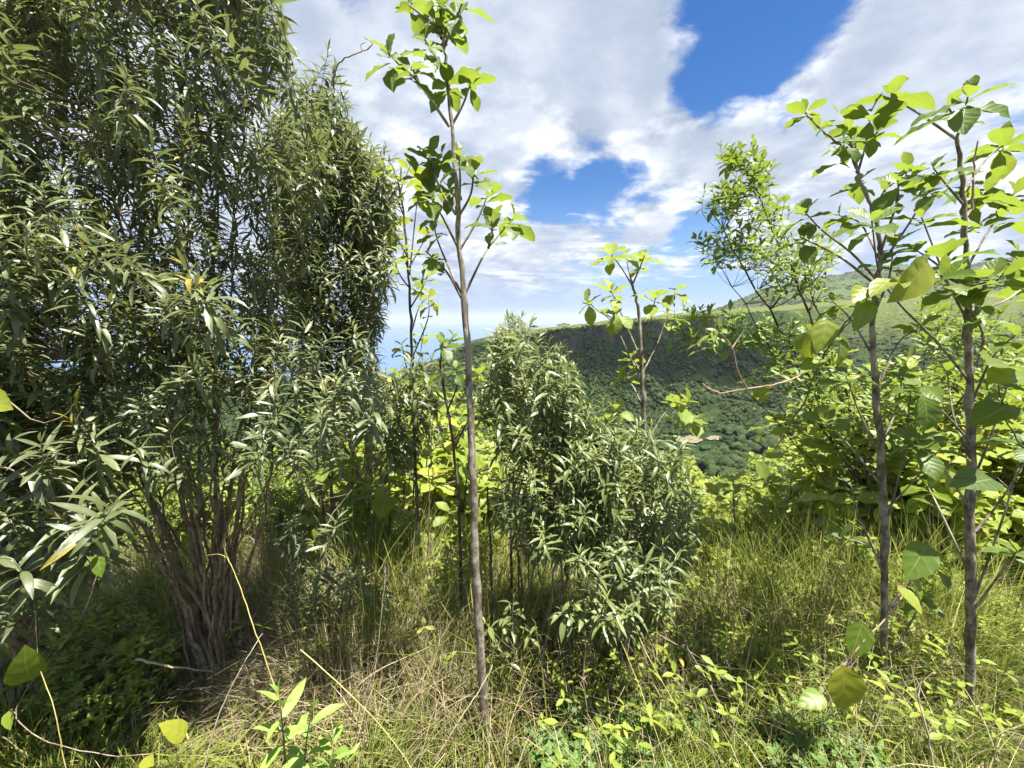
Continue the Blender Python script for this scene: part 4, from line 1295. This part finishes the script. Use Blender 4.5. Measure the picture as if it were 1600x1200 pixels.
vine('climbing_vine', 'brown-stemmed vine with large hanging leaves winding up low between the two right trunks', [[(1322, 1045, 1.25), (1345, 1005, 1.25), (1390, 960, 1.27), (1425, 905, 1.3), (1448, 850, 1.32), (1455, 780, 1.34)]],
     [((1318, 1040, 1.24), (1330, 1128, 1.2), (-0.25, -0.75, 0.6), 'heart1', 1.0), ((1348, 972, 1.27), (1328, 1032, 1.24), (-0.4, -0.9, -0.1), 'heart0', 0.15), ((1450, 850, 1.32), (1412, 908, 1.28), (-0.5, -0.8, 0.2), 'heart0', 0.1), ((1402, 918, 1.28), (1452, 958, 1.2), (0.2, -0.4, 0.9), 'heart1', 0.8),
      ((1425, 905, 1.3), (1452, 942, 1.25), (0.5, -0.7, 0.3), 'heart2', 0.6), ((1285, 1085, 1.24), (1252, 1108, 1.2), (0, -0.5, 1), 'heart1', 0.6)], bark='twig_pink')
vine('climbing_vine', 'thin vine with broad pale green leaves at the right edge of the picture', [[(1640, 760, 1.3), (1600, 700, 1.3), (1570, 650, 1.3), (1560, 600, 1.3)], [(1560, 760, 1.34), (1520, 752, 1.3), (1490, 745, 1.3)]],
     [((1575, 632, 1.3), (1532, 660, 1.24), (0, -0.4, 1), 'heart1', 0.2), ((1562, 600, 1.3), (1610, 612, 1.25), (0, -0.3, 1), 'heart0', 0.3), ((1550, 748, 1.3), (1500, 758, 1.25), (0, -0.6, 1), 'heart1', 0.1), ((1585, 575, 1.3), (1540, 560, 1.22), (0, -0.3, 1), 'broad0', 0.8), ((1620, 590, 1.28), (1560, 585, 1.22), (0, -0.4, 1), 'broad1', 0.9)], mat='broad')
vine('climbing_vine', 'vine with a few large rounded leaves trailing over the left edge of the huge shrub', [[(-20, 720, 1.35), (50, 755, 1.3), (110, 840, 1.3), (150, 900, 1.3), (110, 990, 1.3), (40, 1080, 1.25), (30, 1130, 1.22), (110, 1170, 1.2), (220, 1180, 1.22), (292, 1158, 1.25)], [(-20, 600, 1.3), (60, 660, 1.3), (110, 640, 1.3), (125, 612, 1.3)]],
     [((125, 606, 1.3), (108, 652, 1.26), (-0.7, -0.7, 0.3), 'heart1', 0.3), ((152, 868, 1.28), (124, 888, 1.22), (-0.3, -0.6, 0.7), 'heart0', 0.5), ((152, 870, 1.28), (160, 908, 1.24), (0.3, -0.8, 0.4), 'heart1', 0.2), ((48, 1062, 1.24), (20, 1015, 1.18), (0.5, -0.6, 0.6), 'heart1', 0.3),
      ((-20, 620, 1.25), (20, 645, 1.2), (0, -0.8, 0.6), 'heart0', 0.9), ((290, 1150, 1.25), (242, 1130, 1.2), (0, -0.4, 1), 'heart1', 1.0), ((15, 1110, 1.25), (12, 1150, 1.2), (0.3, -1, 0.2), 'heart0', 0.7), ((225, 1185, 1.22), (240, 1200, 1.18), (0, -0.4, 1), 'heart0', 1.0)], bark='bark_brown', rad=0.0024, k=0.78)

# the curved bare twig and the tendril
def stick(name, label, cat, path, rad, mat, group=None, curls=None):
    pts = spline([P(*q_) for q_ in path], 6)
    pts = pts + rad * 0.35 * rng.standard_normal(pts.shape)
    tb = Tubes()
    tb.add(pts, np.linspace(rad, rad * 0.5, len(pts)), 6)
    for c_ in (curls or []):
        q2 = spline([P(*q_) for q_ in c_], 6)
        tb.add(q2, np.linspace(rad * (0.35 if mat == 'straw' else 0.7), rad * 0.25, len(q2)), 5)
    return tag(link(name, tb.mesh(name, M[mat], pts[0]), None, pts[0]), label, cat, group)


stick('bare_twig', 'curved pinkish bare twig hanging in front of the valley, left of the vine leaves', 'twig', [(1290, 560, 1.5), (1262, 580, 1.5), (1215, 600, 1.5), (1165, 608, 1.5), (1125, 614, 1.5), (1098, 600, 1.5)], 0.0042, 'twig_pink', None,
      [[(1168, 607, 1.5), (1153, 580, 1.5), (1143, 540, 1.5), (1118, 514, 1.5)], [(1143, 545, 1.5), (1160, 520, 1.52)]])
stick('tendril', 'reddish curling tendril reaching from the huge shrub towards the tall sapling', 'tendril', [(518, 130, 1.9), (530, 98, 1.85), (552, 86, 1.8), (576, 76, 1.78)], 0.0036, 'twig_pink', None,
      [[(574, 77, 1.78), (582, 68, 1.78), (574, 62, 1.78), (568, 58, 1.78)], [(566, 80, 1.79), (564, 70, 1.79), (572, 66, 1.79)]])
stick('bare_shoot', 'thin bare brown shoot standing up beside the top of the right-hand sapling', 'twig', [(1518, 330, YH + 0.05), (1521, 280, YH + 0.05), (1526, 222, YH + 0.05)], 0.0055, 'twig_pink')
stick('grass_stalk', 'long bright yellow grass stalk leaning left above the seedling', 'grass stalk', [(452, 1150, 1.2), (436, 1092, 1.2), (400, 990, 1.22), (372, 910, 1.25), (356, 872, 1.27)], 0.0024, 'straw', None, [[(356, 872, 1.27), (342, 866, 1.27), (322, 868, 1.28)], [(358, 876, 1.27), (350, 855, 1.27), (352, 840, 1.27)]])
stick('grass_stalk', 'yellowing grass stalk slanting down right of the seedling', 'grass stalk', [(470, 1015, 1.4), (540, 1078, 1.35), (600, 1140, 1.3), (650, 1210, 1.25)], 0.0021, 'straw')
stick('grass_stalk', 'pale dry grass stalk with a feathery head, upright in the dry grass', 'grass stalk', [(558, 1210, 1.35), (580, 1090, 1.38), (596, 960, 1.4), (603, 885, 1.42)], 0.0022, 'twig_pale', None, [[(603, 900, 1.42), (600, 888, 1.42), (604, 876, 1.42)], [(602, 910, 1.42), (607, 897, 1.42), (606, 884, 1.42)]])
stick('grass_stalk', 'leaning green-brown grass stalk at the lower left corner', 'grass stalk', [(105, 1210, 1.2), (85, 1110, 1.22), (62, 1040, 1.25), (55, 960, 1.28)], 0.0018, 'straw')
stick('grass_stalk', 'pale straw bent across the foot of the huge shrub', 'grass stalk', [(315, 1210, 1.2), (345, 1110, 1.25), (385, 1030, 1.3), (410, 990, 1.35)], 0.0024, 'twig_pale')
stick('grass_stalk', 'upper of the two long yellow stalks slanting down below the middle shrubs', 'grass stalk', [(975, 935, 1.65), (1010, 1020, 1.55), (1060, 1110, 1.45), (1110, 1210, 1.35)], 0.002, 'straw')
stick('grass_stalk', 'lower of the two long yellow stalks slanting down below the middle shrubs', 'grass stalk', [(955, 965, 1.65), (990, 1050, 1.55), (1020, 1130, 1.45), (1050, 1220, 1.35)], 0.002, 'straw')
stick('grass_stalk', 'thin brown stalk with a reddish flower head in front of the middle bush', 'grass stalk', [(925, 1210, 1.5), (918, 1120, 1.5), (912, 1060, 1.5), (915, 1020, 1.5)], 0.0028, 'twig_pink', None, [[(912, 1062, 1.5), (904, 1055, 1.5)], [(912, 1062, 1.5), (919, 1054, 1.5)], [(912, 1062, 1.5), (906, 1068, 1.5)]])
stick('dry_stick', 'pale forked dry stick standing near the lower right', 'stick', [(1462, 1215, 1.3), (1448, 1140, 1.32), (1432, 1082, 1.35)], 0.0045, 'twig_pale', None, [[(1436, 1095, 1.35), (1415, 1070, 1.36), (1405, 1045, 1.37)], [(1434, 1090, 1.35), (1440, 1060, 1.36)]])
stick('dry_stick', 'long bare stick lying across the grass left of the speckled trunk', 'stick', [(1080, 978, 2.5), (1140, 985, 2.45), (1200, 1010, 2.4), (1260, 1030, 2.3)], 0.007, 'bark_grey')
stick('dry_stick', 'broken bare twig sticking out left from the foot of the huge shrub', 'stick', [(212, 1030, 1.7), (270, 1042, 1.75), (335, 1050, 1.85)], 0.006, 'twig_pale')
stick('dry_stick', 'pale curved dry stick beside the foot of the tall trunk', 'stick', [(680, 1190, 1.4), (715, 1130, 1.42), (745, 1085, 1.45), (770, 1040, 1.5)], 0.0035, 'twig_pale')
for i in range(130):
    side = i % 3 == 0
    px, py = (random.uniform(480, 800), random.uniform(930, 1180)) if side else (random.uniform(1060, 1560), random.uniform(840, 1185))
    b_ = base_at(px, py)
    a = random.gauss(0, 0.5)
    l = random.uniform(0.3, 0.75)
    tip = b_ + np.array((sin(a) * l, random.gauss(0, 0.15), cos(a) * l * random.uniform(0.6, 1)))
    mid = (b_ + tip) / 2 + 0.04 * rng.standard_normal(3)
    tb = Tubes()
    tb.add(spline([b_ - (0, 0, 0.05), mid, tip], 5), np.linspace(0.003, 0.0012, 11), 5)
    tag(link('dry_stalk', tb.mesh('dry_stalk', M['twig_pale'], b_), None, b_), 'thin pale dry stalk sticking up from the grass' + (' around the tall grey trunk' if side else ' in the sunlit right foreground'), 'stalk', 'dry stalks around the tall trunk' if side else 'dry stalks in the right foreground')

# thin dark stems standing behind the dry grass and under the middle shrubs
for i, (x0, y0, x1, y1, Y) in enumerate([(608, 960, 600, 640, 2.8), (628, 950, 632, 680, 3.0), (655, 960, 650, 700, 2.9), (690, 980, 660, 760, 3.2), (668, 900, 672, 650, 3.4), (772, 1010, 760, 760, 2.1), (800, 980, 795, 700, 2.6), (712, 900, 735, 690, 3.3)]):
    stick('dead_sapling', 'thin dark bare stem standing in the thicket either side of the tall trunk', 'sapling', [(x0, y0 + 60, Y), ((x0 + x1) / 2 + random.uniform(-6, 6), (y0 + y1) / 2, Y), (x1, y1, Y)], 0.011, 'bark_dark', 'bare stems in the thicket')

# the bright seedling at the bottom
so = P(470, 1290, 1.18)
e = thing('seedling', 'bright fresh green seedling with lance-shaped leaves at the bottom edge', 'seedling', so)
for path, n in [([(455, 1290), (445, 1180), (440, 1120), (436, 1085)], 6), ([(478, 1290), (476, 1200), (480, 1150), (488, 1110)], 5), ([(500, 1290), (512, 1215), (518, 1180), (522, 1148)], 5), ([(470, 1290), (535, 1220), (545, 1190)], 3)]:
    tb, L = Tubes(), Leaves()
    pts = spline([P(x, y, 1.18 + random.uniform(-0.04, 0.04)) for x, y in path], 5)
    tb.add(pts, np.linspace(0.0035, 0.0016, len(pts)), 6)
    shoot(L, pts[len(pts) // 3], pts[-1], n, 0.118, 'lance', (88, 14), 0.1, 0.55, 8)
    st = link('stem', tb.mesh('stem', M['twig_green'], so), e)
    link('foliage', L.mesh('foliage', M['seedling'], so), st)

HAZE = True
# ------------------------------------------------------------------ cloud out of view high over the valley, added to shade the ridge
m_cl, t = new_mat('shade_cloud_vapour')
vol = t.n('ShaderNodeVolumePrincipled', {'Color': (0.95, 0.96, 0.98, 1), 'Density': 0.016, 'Anisotropy': 0.3})
t.t.links.new(vol.outputs[0], t.n('ShaderNodeOutputMaterial').inputs['Volume'])
cv, cf = ico(5)
cr = np.array([1 + 0.22 * mnoise.fractal(Vector(v_ * 1.6), 1.0, 2.0, 4) for v_ in cv])
cv = cv * cr[:, None] * np.array((255, 105, 58)) + np.array((440, 425, 940))
tag(link('shade_cloud', mesh_from(cv, cf.ravel(), np.arange(len(cf)) * 3, np.full(len(cf), 3), 'shade_cloud', m_cl)), kind='structure')

# ------------------------------------------------------------------ air
bm = bmesh.new()
bmesh.ops.create_cube(bm, size=1)
for v in bm.verts:
    v.co = (v.co.x * 122000, v.co.y * 122000, 600 if v.co.z > 0 else -334)
me = bpy.data.meshes.new('haze')
bm.to_mesh(me)
bm.free()
m_hz, t = new_mat('haze_air')
vol = t.n('ShaderNodeVolumePrincipled', {'Color': (0.72, 0.82, 0.95, 1), 'Density': 0.00005, 'Anisotropy': 0.2})
t.t.links.new(vol.outputs[0], t.n('ShaderNodeOutputMaterial').inputs['Volume'])
me.materials.append(m_hz)
if HAZE:
    tag(link('haze', me), kind='stuff')
